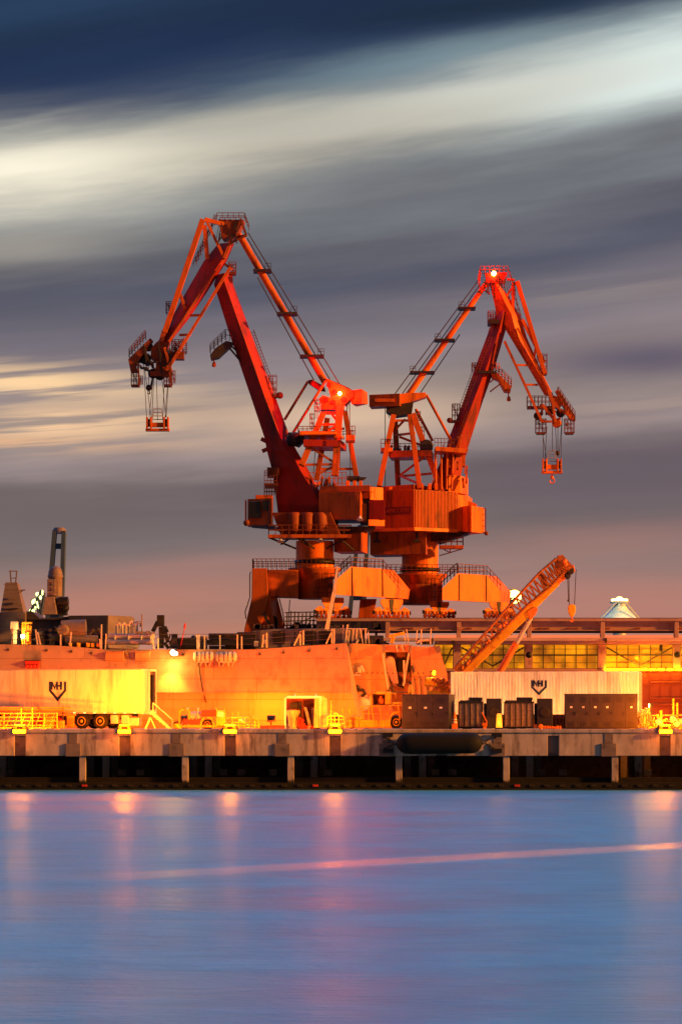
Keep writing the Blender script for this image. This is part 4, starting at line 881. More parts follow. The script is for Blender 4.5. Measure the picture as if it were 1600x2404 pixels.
    m = MB(); m.box(P(104,0).x,P(123,0).x,P(0,0,2.2).y,P(0,0,3).y,P(0,1396).z,P(0,1356).z)
    for y in (1362,1374,1387): m.beam(P(105,y,2.1),P(121,y,2.1),.08)
    m.ladder(P(122,1396,2.05),P(122,1358,2.05),V((.25,0,0)),7); m.build('radome_panel','ship_grey',gm,.03)
    m = MB(); m.loft([[P(93,1440,1.8),P(128,1440,1.8),P(128,1440,4.4),P(93,1440,4.4)],[P(99,1398,2.1),P(121,1398,2.1),P(124,1398,4),P(99,1398,4)]]); m.build('gun_base','ship_grey',T,.05)
    m = MB(); m.tube(P(128,1410,2.5),P(153,1408,2.4),.35,n=12); m.ball(P(143,1424,2.6),.4)
    m.box(P(126,0).x,P(148,0).x,P(0,0,2.6).y,P(0,0,4).y,P(0,1441).z,P(0,1400).z)
    for k in range(5): m.tube(P(130,1402+k*7,2.3),P(152,1404+k*6,2.2),.06,n=5)
    m.build('gun_drum','black_paint',T,.03)
    # small deck fittings left
    m = MB(); m.pbox(23,42,1459,1478,Y0+1.2,Y0+1.8); m.pbox(26,39,1478,1513,Y0+1.3,Y0+1.7); m.build('deck_cabinet','ship_white',T,.08)
    m = MB(); 
    for k in range(4): m.beam(P(48+k*6,1512,1.4),P(49+k*6,1462+k*2,1.4),.16)
    m.pbox(57,68,1484,1506,Y0+1.0,Y0+1.5); m.box(P(47,0).x,P(70,0).x,P(0,0,1.3).y,P(0,0,1.7).y,P(0,1464).z,P(0,1459).z); m.build('fire_station','yellow_paint',T,.02)
    MB().ball(P(50,1493,1.0),.16).build('deck_lamp','flood_white',T)
    lamp('deck_lamp_light',P(50,1493,.4),110,(1,.6,.15),.12)
    # machinery along the left deck
    m = MB()
    for k in range(34):
        x=random.uniform(70,240); y=px_deck(x); h=random.uniform(8,52); ww=random.uniform(4,22); d=random.uniform(1.4,4.5)
        m.box(P(x,0,d).x,P(x+ww,0,d).x,P(0,0,d).y,P(0,0,d+1).y,P(0,y).z-.1,P(0,y-h).z)
    for k in range(8):
        x=random.uniform(75,230); m.tube(P(x,random.uniform(1470,1505),1.2),P(x+random.uniform(6,22),random.uniform(1470,1505),1.2),random.uniform(.06,.2),n=8)
    m.each('deck_machinery','ship_dark',T,.03)
    m = MB(); m.tube(P(140,1478,1.6),P(198,1476,1.6),.75,n=16); m.lathe(P(146,1478,.9),(0,-1,0),[(0,.45),(.2,.45),(.2,.32),(.25,.30)],16); m.tube(P(150,1502,1.2),P(226,1503,1.2),.42,n=12); m.build('deck_tank','ship_grey',T)
    m = MB()
    for x in (160,180,202,213,226): m.pbox(x,x+8,1508+random.uniform(0,4),1520,Y0+.2,Y0+.7)
    m.each('bollard','yellow_paint',T,.04)
    m = MB()
    for x,y in ((270,1466),(283,1466),(291,1470),(300,1462),(318,1462)):
        m.path([P(x,1488,1.6),P(x,y,1.6),P(x+4,y-5,1.6),P(x+9,y,1.6),P(x+9,y+8,1.6)],.09)
    m.path([P(300,1464,1.8),P(318,1458,1.8),P(318,1488,1.8)],.05); m.each('vent_pipe','ship_white',T)
    # torpedo tubes: stacked cylinders
    m = MB()
    for x0,x1,y,d in ((252,361,1493,.9),(250,360,1507,.7),(254,350,1500,1.6)):
        a=P(x0,y,d); b=P(x1,y,d); L=(b-a).length; m.lathe(a,b-a,[(0,.17),(.05,.20),(L*.85,.20),(L*.85,.23),(L-.05,.23),(L,.18)],14)
    for x in (268,300,330,352): m.lathe(P(x,1500,.9),(1,0,0),[(-.05,.3),(-.05,.34),(.05,.34),(.05,.3)],14)
    m.pbox(295,325,1513,1520,Y0+.7,Y0+1.6); tt=m.build('torpedo_tube','ship_white',T)
    m = MB()
    for k in range(9): m.pbox(318+k*5,321+k*5+random.uniform(0,2),1481+random.uniform(0,4),1488,Y0+.8,Y0+1.3)
    m.tube(P(331,1488,1),P(331,1441,1),.05,n=5); m.each('tube_fittings','ship_grey',tt)
    # black davit post
    m = MB(); m.pbox(368,385,1444,1471,Y0+1,Y0+1.6); m.prism([P(370,1471,1),P(384,1471,1),P(382,1521,1),P(372,1521,1)],(0,.5,0)); m.beam(P(368,1458,1.2),P(356,1482,1.2),.3); m.beam(P(381,1470,1),P(393,1508,1),.3); m.beam(P(384,1470,1.2),P(390,1484,1.2),.3); m.beam(P(372,1512,1),P(366,1522,1),.25); m.beam(P(384,1508,1),P(394,1522,1),.25)
    m.build('davit','black_paint',T,.03)
    m = MB(); m.pbox(414,461,1497,1524,Y0+1,Y0+2.4); m.pbox(402,416,1488,1502,Y0+1.2,Y0+1.8); m.ball(P(452,1497,1.4),.22); m.beam(P(398,1514,1),P(408,1494,1),.3); m.beam(P(395,1500,1),P(398,1488,1),.12); m.each('deck_winch','black_paint',T,.04)
    m = MB(); m.tube(P(422,1522,.5),P(433,1472,.5),.04,n=5); m.tube(P(432,1474,.5),P(434,1463,.5),.10,.06,n=8); m.build('signal_staff','red_paint',T)
    m = MB(); m.prism([P(394,1522,.6),P(404,1500,.6),P(412,1500,.6),P(418,1522,.6)],(0,.5,0)); m.build('lamp_bracket','ship_dark',T)
    # launcher boxes and low grey house to the right
    m = MB(); m.pbox(489,560,1487,1501,Y0+1.2,Y0+2.8); m.pbox(486,556,1502,1514,Y0+1.0,Y0+2.8); m.pbox(528,572,1512,1525,Y0+1.4,Y0+2.6); m.pbox(556,600,1484,1524,Y0+1.5,Y0+3); m.each('launcher_box','black_paint',T,.05)
    m = MB(); m.pbox(466,486,1494,1524,Y0+4,Y0+5); m.pbox(490,530,1516,1524,Y0+3,Y0+4); m.each('deck_screen','hull_grey',T,.02)
    m = MB(); m.prism([P(590,1480,2),P(640,1475,2),P(850,1473,2),P(850,1512,2),P(590,1524,2)],(0,7,0)); ho=m.build('low_deckhouse','deck_grey',T,.05)
    for x0,x1 in ((716,742),(748,776),(640,668)):
        m = MB(); m.pbox(x0,x1,1482,1512,Y0+1.93,Y0+2.2); m.build('doorway','black_paint',ho,.01)
    m = MB()
    for x in (609,660,690,735): m.beam(P(x,1478,1.95),P(x,1518,1.95),.06)
    for k in range(20):
        x=random.uniform(590,830); m.pbox(x,x+random.uniform(3,14),1472-random.uniform(0,8),1476,Y0+2.2,Y0+3)
    m.each('house_fittings','ship_dark',ho,.01)
    m = MB(); m.pbox(618,626,1502,1512,Y0+1,Y0+1.3); m.pbox(596,606,1505,1518,Y0+1,Y0+1.3); m.each('deck_box','ship_white',T,.03)
    # long white gangway spar leaning up in front of the crane
    m = MB(); m.beam(P(766,1478,1.2),P(784,1388,1.2),.28); m.beam(P(784,1388,1.2),P(792,1328,1.2),.20); m.beam(P(770,1478,1.4),P(790,1330,1.4),.1); m.build('flag_spar','ship_white',T)
    # -------- stern section with boat recess
    sx=[(818,1511,.9),(832,1510,.9),(868,1512,1.0),(897,1513,1.0),(901,1513,1.05)]
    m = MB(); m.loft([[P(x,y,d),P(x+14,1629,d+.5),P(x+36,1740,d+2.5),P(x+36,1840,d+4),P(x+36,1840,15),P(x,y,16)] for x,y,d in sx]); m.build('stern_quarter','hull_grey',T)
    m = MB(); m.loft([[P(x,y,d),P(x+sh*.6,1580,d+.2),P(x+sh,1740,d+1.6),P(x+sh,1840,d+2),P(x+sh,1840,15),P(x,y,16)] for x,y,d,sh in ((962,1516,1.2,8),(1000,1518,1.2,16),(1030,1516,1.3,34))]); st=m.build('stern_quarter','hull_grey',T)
    m = MB(); m.prism([P(902,1530,4),P(962,1530,4),P(976,1740,4),P(915,1740,4)],(0,8,0)); m.build('boat_bay','hull_grey',T)
    m = MB(); m.prism([P(902,1512,1.2),P(962,1512,1.2),P(964,1530,1.2),P(904,1530,1.2)],(0,3,0)); m.build('bay_lintel','hull_grey',T,.03)
    m = MB(); m.pbox(931,948,1547,1578,Y0+3.7,Y0+4.02); m.pbox(951,962,1551,1579,Y0+3.7,Y0+4.02); m.build('hatchway','black_paint',T)
    m = MB(); m.prism([P(905,1546,1.6),P(910,1540,1.6),P(922,1540,1.6),P(927,1547,1.6),P(935,1590,2.2),P(937,1605,2.4),P(930,1612,2.4),P(918,1598,2.2),P(907,1568,1.8)],(0,.5,0)); m.build('boat_hull','ship_white',T,.08)
    m = MB(); m.prism([P(905,1570,2.3),P(918,1600,2.3),P(938,1612,2.3),P(950,1616,2.3),P(944,1602,2.6),P(914,1585,2.6)],(0,.6,0)); m.build('boat_keel','ship_dark',T,.04)
    for a,b in (((898,1534),(912,1622)),((960,1532),(947,1610)),((948,1550),(950,1605)),((930,1512),(934,1530)),((943,1512),(948,1528))):
        m = MB(); m.beam(P(*a,1.0),P(*b,1.2),.14); m.each('boat_davit','ship_white',T)
    m = MB(); m.path([P(906,1630,1),P(920,1608,1.2),P(924,1625,1)],.07); m.beam(P(905,1623,.9),P(968,1626,.9),.12); m.path([P(967,1562,.9),P(972,1578,.9)],.12); m.build('bay_rail','ship_dark',T)
    m = MB(); m.prism([P(816,1516,.5),P(824,1512,.5),P(826,1530,.5),P(818,1535,.5)],(0,.4,0)); m.prism([P(896,1512,.5),P(902,1512,.5),P(904,1530,.5),P(898,1533,.5)],(0,.4,0)); m.prism([P(1020,1518,.8),P(1032,1514,.8),P(1036,1530,.8),P(1026,1534,.8)],(0,.4,0)); m.prism([P(960,1514,.8),P(966,1514,.8),P(964,1534,.8),P(958,1530,.8)],(0,.4,0)); m.each('fairlead','ship_grey',T,.02)
    m = MB(); m.beam(P(912,1493,1.5),P(951,1485,1.5),.22,.3); m.beam(P(919,1510,1.5),P(924,1494,1.5),.28); m.build('boat_crane','yellow_paint',T,.02)
    m = MB()
    for x,y in ((805,1466),(812,1480),(820,1478),(830,1475),(838,1474),(846,1476),(858,1474),(864,1482),(947,1480),(955,1476),(980,1478),(990,1476),(1013,1474)):
        m.beam(P(x+random.uniform(-4,8),1511,1.6),P(x,y,1.6),.09)
    m.path([P(836,1510,1.5),P(838,1503,1.5),P(842,1501,1.5)],.1); m.path([P(980,1508,1.5),P(986,1502,1.5),P(1008,1502,1.5)],.09); m.path([P(800,1474,1.6),P(830,1475,1.6),P(862,1475,1.6)],.035)
    m.beam(P(810,1508,1.5),P(816,1465,1.5),.13); m.each('stern_rail','ship_white',T)
    m = MB()
    for k in range(18):
        x=random.choice([random.uniform(832,905),random.uniform(975,1020)]); m.pbox(x,x+random.uniform(3,12),1512-random.uniform(3,15),1513,Y0+1.6,Y0+2.4)
    m.pbox(862,900,1492,1512,Y0+3,Y0+4); m.each('stern_machinery','ship_dark',T,.02)
    m = MB(); m.box(P(824,0).x,P(846,0).x,P(0,0,.6).y,P(0,0,1.4).y,P(0,1587).z,P(0,1583).z); m.beam(P(835,1583,.8),P(848,1562,.8),.2); m.beam(P(848,1562,.8),P(854,1577,.8),.16); m.tube(P(828,1563,.9),P(836,1583,.9),.06); m.pbox(839,848,1567,1580,Y0+.4,Y0+1); m.each('hull_platform','ship_white',T,.03)
    m = MB(); m.path([P(832,1626,1),P(842,1620,.8),P(852,1620,.8),P(858,1628,1),P(850,1634,1.2)],.12); m.ball(P(838,1614,1.2),.2); m.build('anchor_gear','ship_dark',T)
    m = MB(); m.lathe(P(848,1648,1.6),(0,-1,0),[(0,.7),(.2,.62),(.35,.35),(.4,.01)],18); m.build('hull_fender','ship_white',T)
    for x in range(965,1012,14):
        m = MB(); m.prism([P(x,1592,.9),P(x+6,1592,.9),P(x+10,1650,1.4),P(x+3,1650,1.4)],(0,.2,0)); m.build('stern_fender','hull_grey',T,.02)
    m = MB(); 
    for x in range(860,1000,12): m.lathe(P(x+2,1580,1.18 if x<900 else 1.32),(0,1,0),[(-.05,.05),(0,.06)],8)
    m.each('scupper','ship_dark',T)
    # hull floodlight at deck edge
    m = MB(); m.lathe(P(412,1533,-1.0),(0,-.6,-1),[(-.28,.1),(-.1,.2),(.1,.30)],16); m.beam(P(415,1524,.1),P(412,1531,-1.0),.1); fl=m.build('hull_floodlight','ship_dark',T)
    MB().lathe(P(411,1535,-1.15),(0,-.6,-1),[(.0,.27),(.03,.27),(.08,.12)],16).build('lens','flood_white',fl)
    MB().ball(P(408,1533,-1.3),.2).build('bulb','flood_white',fl)
    lamp('hull_flood_light',P(405,1536,-1.9),1500,(1,.50,.05),.12,spot=70,aim=P(402,1640,-1.9),blend=1.0)
    lamp('hull_flood_glow',P(408,1536,-1.6),350,(1,.5,.06),.2)
make_ship()
# ------------------------------------------------------------------ things standing on the wharf
DZ = 4.06
def emblem(parent, x0, x1, z0, z1, y, name='emblem'):      # shield of letters, local coords, front at y
    m = MB(); w = x1-x0; h = z1-z0
    pt = lambda a, b: V((x0+w*a, y, z1-h*b))
    off = (0, .02, 0)
    for poly in ([(0,0),(.13,0),(.13,.42),(.5,.80),(.87,.42),(.87,0),(1,0),(1,.47),(.5,1),(0,.47)],):
        pl = [pt(*p) for p in poly]
        for q in ([0,1,2,9],[9,2,3,8],[8,3,4,7],[7,4,5,6]): m.prism([pl[i] for i in q], off)
    for q in ([(.13,0),(.22,0),(.22,.42),(.17,.42),(.13,.38)],[(.22,0),(.34,.28),(.34,.42),(.22,.18)],[(.34,.28),(.42,0),(.42,.20),(.34,.42)],[(.42,0),(.53,0),(.53,.42),(.42,.42)],[(.53,.17),(.63,.17),(.63,.26),(.53,.26)],[(.63,0),(.76,0),(.76,.42),(.63,.42)]):
        m.prism([pt(*p) for p in q], off)
    return m.build(name, 'navy', parent, 0, True)
def wheel(parent, c, r, wd, rim='yellow_paint', axis=(0,1,0), local=True):
    c = V(c)
    m = MB(); m.lathe(c, axis, [(0,r*.55),(0,r*.93),(.05,r),(wd-.05,r),(wd,r*.93),(wd,r*.5)], 28); t = m.build('tyre','tyre',parent,0,local)
    m = MB(); m.lathe(c, axis, [(-.01,.01),(-.015,r*.18),(.03,r*.2),(.05,r*.4),(-.005,r*.5),(.0,r*.58),(.06,r*.58)], 24); m.build('rim',rim,t,0,local)
    return t
# --- white trailer, left
def make_trailer():
    c = W(331, 0, 204.0); ang = math.radians(-19)
    T = thing('box_trailer', 'long white box trailer with dark shield emblem and open rear doorway', 'trailer', (c.x, 204.0, DZ), ang)
    L, Wd = 14.6, 2.5; z0, z1 = 1.15, 4.03
    b = MB(); b.box(-L,-.0,0,.05,z0,z1); b.box(-L,-.0,Wd-.05,Wd,z0,z1); b.box(-L,0,.052,Wd-.052,z1-.06,z1-.003); b.box(-L,0,.052,Wd-.052,z0+.003,z0+.12); b.box(-L,-L+.06,.052,Wd-.052,z0+.12,z1-.06)
    b.build('body','trailer_white',T,.01,True)
    m = MB(); m.box(-L,.02,-.02,.1,z1+.002,z1+.07); m.box(-L,.02,-.02,.1,z0-.10,z0-.003)
    for k in range(1,12): m.box(-L+k*L/12-.01,-L+k*L/12+.01,-.006,.0,z0,z1)
    m.build('side_rail','galv',T,0,True)
    f = MB(); f.box(.003,.1,0,.12,z0-.15,z1+.06); f.box(.003,.1,Wd-.12,Wd,z0-.15,z1+.06); f.box(.003,.1,.123,Wd-.123,z1-.10,z1+.06); f.box(.003,.1,.123,Wd-.123,z0-.15,z0+.05); f.build('rear_frame','trailer_white',T,.01,True)
    d = MB(); d.box(.10,.16,.10,Wd*.50,z0+.05,z1-.1); d.build('rear_door','trailer_white',T,.02,True)
    d = MB()
    for y in (.3,.8): d.tube((.18,y,z0+.1),(.18,y,z1-.15),.025)
    d.build('door_bar','galv',T,0,True)
    d = MB(); d.box(-2.5,-2.45,Wd*.5,Wd-.1,z0+.12,z1-.08); d.build('inner_bulkhead','cabinet_dark',T,0,True)
    d = MB(); d.box(-.55,.05,Wd-.55,Wd-.3,z0+.2,z1-.3); d.box(-1.2,-.7,Wd-1.0,Wd-.5,z0+.12,z1-1.2); d.build('stowed_gear','dark_steel',T,.03,True)
    emblem(T, -6.85, -5.55, z1-2.15, z1-.78, -.022)
    m = MB(); m.box(-L+1,-1.0,.6,1.9,z0-.32,z0-.105); m.box(-5.9,-1.6,.35,.55,z0-.5,z0-.3); m.build('chassis','dark_steel',T,.02,True)
    for x in (-4.45,-3.05):
        for y in (0.06, Wd-.36): wheel(T,(x,y,.53),.53,.3)
    m = MB(); m.box(-5.55,-5.0,.02,.2,.1,1.0); m.box(-5.65,-5.1,.1,.5,.85,1.0); m.build('mudguard','yellow_paint',T,.05,True)
    m = MB()
    for x in (-2.3,-1.5): m.box(x,x+.55,.1,.7,.35,.95)
    m.box(-.95,-.2,.1,.6,.2,.75); m.build('underfloor_locker','galv',T,.03,True)
    m = MB()
    for x in (-9.8,-9.3): m.box(x,x+.14,.3,.45,.05,z0-.3); m.box(x-.1,x+.24,.2,.55,0,.05)
    m.beam((-9.7,.35,.3),(-8.2,.6,z0-.3),.08); m.build('landing_leg','galv',T,.01,True)
    m = MB()
    for k in range(9): m.box(-6.5+k*.75,-6.35+k*.75,-.032,-.021,z0-.07,z0-.02)
    m.build('marker_light','small_amber',T,0,True)
    m = MB(); m.tube((-7.0,.7,.55),(-5.9,.7,.55),.32,n=14); m.tube((-8.4,.9,.5),(-7.2,.9,.5),.28,n=14); m.build('air_tank','red_paint',T,0,True)
make_trailer()
def make_steps():
    T = thing('boarding_steps', 'sloping metal steps leaning up to the trailer rear doorway', 'steps', W(372,1711,203.2))
    P = plane(203.2); m = MB()
    for dd in (0,.9):
        m.prism([P(352,1674,dd),P(358,1670,dd),P(403,1711,dd),P(394,1711,dd)],(0,.06,0))
    m.each('stringer','galv',T)
    m = MB()
    for k in range(6):
        p=P(356+k*7.2,1677+k*6.2,.06); m.box(p.x-.12,p.x+.16,p.y,p.y+.84,p.z-.03,p.z+.02)
    m.build('step_tread','galv',T)
    m = MB()
    for dd in (0,.9): m.path([P(358,1672,dd),P(358,1650,dd),P(404,1690,dd),P(404,1711,dd)],.022,4)
    m.build('handrail','galv',T)
    m = MB(); m.beam(P(340,1711,.3),P(352,1684,.3),.08); m.beam(P(364,1711,.3),P(352,1684,.3),.08); m.beam(P(340,1711,.8),P(352,1684,.8),.08); m.build('trestle','galv',T)
make_steps()
def make_barrier():
    P = plane(202.0)
    T = thing('pipe_barrier', 'low yellow lit pipe barrier standing before the white trailer, far left', 'barrier', W(65,1711,202))
    m = MB()
    for y in (1675,1684,1693,1703): m.tube(P(-40,y),P(135,y),.035,n=6)
    m.build('rail','yellow_paint',T)
    for x in (-30,9,50,76,104,134):
        m = MB(); m.tube(P(x,1711),P(x,1662 if x in (50,76) else 1673),.045,n=6); m.box(P(x,0).x-.15,P(x,0).x+.15,201.8,202.2,DZ,DZ+.04); m.build('post','yellow_paint',T)
    m = MB(); m.box(P(-30,0).x,P(120,0).x,201.9,202.1,DZ+.04,DZ+.12)
    for k in range(9):
        x=-20+k*17; m.beam(P(x,1708),P(x+12,1676),.03)
    m.build('toe_board','yellow_paint',T)
    T = thing('pipe_rack', 'rack of long thin pipes lying between barrier and trailer', 'pipe rack', W(90,1711,203))
    P = plane(203.0); m = MB()
    for k,(x0,x1,y) in enumerate(((-40,166,1662),(-40,150,1666),(-40,172,1670),(-20,160,1674),(0,176,1678))): m.tube(P(x0,y,.2*k),P(x1,y+random.uniform(-1,1),.2*k),.06,n=8)
    m.each('pipe','orange_paint',T)
    for x in (20,88,146):
        m = MB(); m.beam(P(x,1711,.4),P(x,1658,.4),.09); m.beam(P(x,1680,.0),P(x,1680,1.0),.08); m.each('upright','dark_steel',T)
    m = MB(); m.pbox(100,128,1686,1711,203.2,203.9); m.pbox(132,150,1692,1711,203.1,203.8); m.lathe(P(116,1690,.2),(0,-1,0),[(0,.2),(.1,.18)],12); m.build('valve_box','orange_paint',T,.04)
make_barrier()
# --- small service truck with tank and yellow cab
def make_service_truck():
    Y0=204.0; P=plane(Y0)
    T = thing('service_truck', 'small service truck with open frame, red hood and yellow box cab', 'truck', W(465,1711,Y0))
    m = MB(); m.pbox(405,530,1703,1708,Y0,Y0+1.7); m.pbox(405,426,1700,1711,Y0-.1,Y0+1.7); m.build('chassis','yellow_paint',T,.03)
    m = MB()
    for x in (421,444):
        for d in (0,1.5): m.beam(P(x,1703,d),P(x,1666,d),.07)
    for d in (0,1.5): m.beam(P(420,1667,d),P(445,1667,d),.07)
    m.beam(P(420,1667,0),P(420,1667,1.5),.07); m.beam(P(444,1667,0),P(444,1667,1.5),.07); m.build('open_frame','yellow_paint',T)
    m = MB(); m.tube(P(446,1684,.8),P(470,1684,.8),.38,n=16); m.pbox(447,470,1690,1698,Y0+.2,Y0+1.3); m.tube(P(463,1690,.5),P(463,1664,.5),.06); m.ball(P(463,1665,.5),.1); m.ball(P(440,1665,.4),.1); m.build('water_tank','galv',T)
    m = MB(); m.pbox(429,470,1690,1701,Y0-.05,Y0+.15)
    for k in range(5): m.pbox(431+k*8,434+k*8,1687,1691,Y0-.02,Y0+.1)
    m.build('engine_block','red_paint',T,.02)
    m = MB(); m.prism([P(472,1668,.1),P(506,1666,.1),P(507,1682,.1),P(472,1682,.1)],(0,1.4,0)); m.build('hood','red_paint',T,.04)
    m = MB(); m.path([P(470,1711,0),P(472,1695,0),P(478,1686,0),P(490,1685,0),P(499,1690,0),P(503,1711,0)],.07,8); m.build('wheel_arch','yellow_paint',T)
    wheel(T,P(486,1701,.1),.36,.25,'orange_paint',local=False); wheel(T,P(415,1703,.1),.28,.2,'orange_paint',local=False); wheel(T,P(486,1701,1.3),.36,.25,'orange_paint',local=False); wheel(T,P(415,1703,1.3),.28,.2,'orange_paint',local=False)
    m = MB(); m.prism([P(507,1667,0),P(528,1668,0),P(530,1682,0),P(531,1708,0),P(507,1708,0)],(0,1.6,0)); cb=m.build('cab','yellow_paint',T,.05)
    m = MB(); m.prism([P(510,1671,-.015),P(525,1672,-.015),P(526,1683,-.015),P(510,1683,-.015)],(0,.05,0)); m.build('window','lens_off',cb)
    m = MB(); m.beam(P(509,1667,.1),P(507,1662,.1),.05); m.beam(P(527,1668,.1),P(527,1663,.1),.05); m.build('beacon_post','yellow_paint',cb)
make_service_truck()
def make_bent_rack():
    Y0=203.2; P=plane(Y0)
    T = thing('bent_pipe_stand', 'low stand of bent yellow pipes right of the service truck', 'pipe stand', W(570,1711,Y0))
    for d in (0,.8):
        m = MB(); m.path([P(532,1686,d),P(590,1684,d),P(601,1687,d),P(607,1695,d),P(608,1710,d)],.06,8); m.build('bent_pipe','yellow_paint',T)
    m = MB()
    for x in (545,560,574,586,598):
        m.tube(P(x,1710,0),P(x,1685,0),.035); m.tube(P(x,1697,0),P(x,1697,.8),.03)
    for x in (545,559): m.tube(P(x,1685,.3),P(x,1672,.3),.03)
    m.tube(P(545,1697,0),P(605,1697,0),.04); m.tube(P(545,1703,0),P(605,1704,0),.035); m.each('upright','yellow_paint',T)
    m = MB(); m.lathe(P(568,1693,.2),(1,0,-.6),[(-.3,.05),(-.2,.2),(.2,.2),(.3,.05)],12); m.pbox(576,592,1698,1710,Y0+.2,Y0+.7); m.build('valve','galv',T,.02)
    T = thing('timber_sleepers', 'dark low sleepers lying left of the tarp shelter', 'timber', W(635,1711,204))
    for x0,x1,y in ((606,640,1704),(618,666,1707),(640,668,1703)):
        m = MB(); m.pbox(x0,x1,y,1711.5,204+random.uniform(0,.4),204.9); m.each('sleeper','siding_red',T,.02)
make_bent_rack()
# --- tarp shelter
def make_shelter():
    Y0=204.5; P=plane(Y0); D=2.4
    T = thing('tarp_shelter', 'open fronted tarp shelter with pale roof frame and draped right side', 'shelter', W(717,1711,Y0))
    for x in (669,752):
        for d in (0,D):
            m = MB(); m.beam(P(x,1710,d),P(x,1638,d),.12); m.build('post','white_paint',T)
    m = MB(); m.prism([P(666,1640,-.15),P(676,1634,-.15),P(752,1634,-.15),P(756,1640,-.15)],(0,D+.3,0)); m.build('roof','white_paint',T,.03)
    m = MB(); m.prism([P(742,1641,0),P(755,1633,0),P(768,1641,0),P(768,1709,0),P(736,1709,0),P(738,1641,0)],(0,.06,0))
    n=10
    secs=[]
    for k in range(n+1):
        d=D*k/n; o=(k%2)*2.2
        secs.append([P(768-o,1709,d),P(768+o*.4,1675,d),P(766,1641,d)])
    vs=[p for s in secs for p in s]; fs=[]
    for k in range(n):
        for i in range(2): fs.append((k*3+i,k*3+i+1,(k+1)*3+i+1,(k+1)*3+i))
    m.add(vs,fs,True)
    for k in range(7): 
        x=740+k*4; m.tube(P(x,1645,-.02),P(x+random.uniform(-3,3),1708,-.05),random.uniform(.04,.1),n=6)
    m.build('side_tarp','tarp',T)
    m = MB(); m.box(P(670,0).x,P(750,0).x,Y0+D-.02,Y0+D+.04,DZ,P(0,1640).z); m.build('back_sheet','siding_red',T)
    m = MB(); 
    for x in (692,741): m.tube(P(x,1634,.4),P(x,1629,.4),.05)
    m.each('roof_knob','white_paint',T)
    m = MB(); m.pbox(680,700,1650,1664,Y0+1.4,Y0+2.2); m.pbox(701,708,1648,1700,Y0+1.2,Y0+2.2); m.each('inner_cabinet','cabinet_dark',T,.02)
    T2 = thing('hanging_tarp_roll', 'yellow lit cloth roll gathered at its middle inside the tarp shelter', 'cloth roll', W(687,1711,205.3))
    P2=plane(205.3); m = MB(); m.lathe(P2(687,1711),(0,0,1),[(0,.38),(.4,.30),(.8,.34),(1.1,.5),(1.25,.5),(1.3,.2)],14); m.build('cloth','tarp',T2)
    T3 = thing('step_ladder', 'tall pale ladder leaning inside the tarp shelter', 'ladder', W(725,1711,205))
    P3=plane(205.0); m = MB(); m.ladder(P3(724,1700),P3(714,1660),P3(718,0)-P3(714,0),8,.03); m.ladder(P3(734,1700,.5),P3(732,1662,.3),P3(738,0)-P3(733,0),8,.03); m.tube(P3(724,1711),P3(724,1700),.03); m.tube(P3(728,1711),P3(728,1700),.03); m.tube(P3(734,1711,.5),P3(734,1700,.5),.03); m.tube(P3(739,1711,.5),P3(739,1700,.5),.03); m.build('ladder_frame','galv',T3)
    T4 = thing('pump_unit', 'small dark pump with hoses beside the ladder in the tarp shelter', 'pump', W(710,1711,204.9))
    P4=plane(204.9); m = MB(); m.pbox(703,716,1698,1711,204.9,205.5); m.lathe(P4(708,1692,.2),(0,-1,0),[(-.2,.16),(.2,.16)],12); m.path([P4(708,1692,-.1),P4(702,1684,-.1),P4(700,1700,-.1),P4(704,1710,-.1)],.05); m.pbox(716,746,1704,1711,205,205.6); m.build('pump_body','red_paint',T4,.03)
make_shelter()
def make_gate():
    Y0=202.4; P=plane(Y0)
    T = thing('pipe_gate', 'short rounded yellow pipe gate behind the lamp box beside the shelter', 'gate', W(790,1711,Y0))
    m = MB(); m.path([P(768,1710),P(768,1684),P(773,1681),P(802,1681),P(808,1685),P(809,1710)],.06,8)
    for x in (776,785,795): m.tube(P(x,1710),P(x,1682),.04)
    for y in (1690,1699): m.tube(P(768,y),P(809,y),.035)
    m.path([P(783,1681),P(784,1675),P(792,1675),P(793,1681)],.04); m.tube(P(776,1681),P(778,1645),.035,.015); m.build('gate_frame','yellow_paint',T)
make_gate()
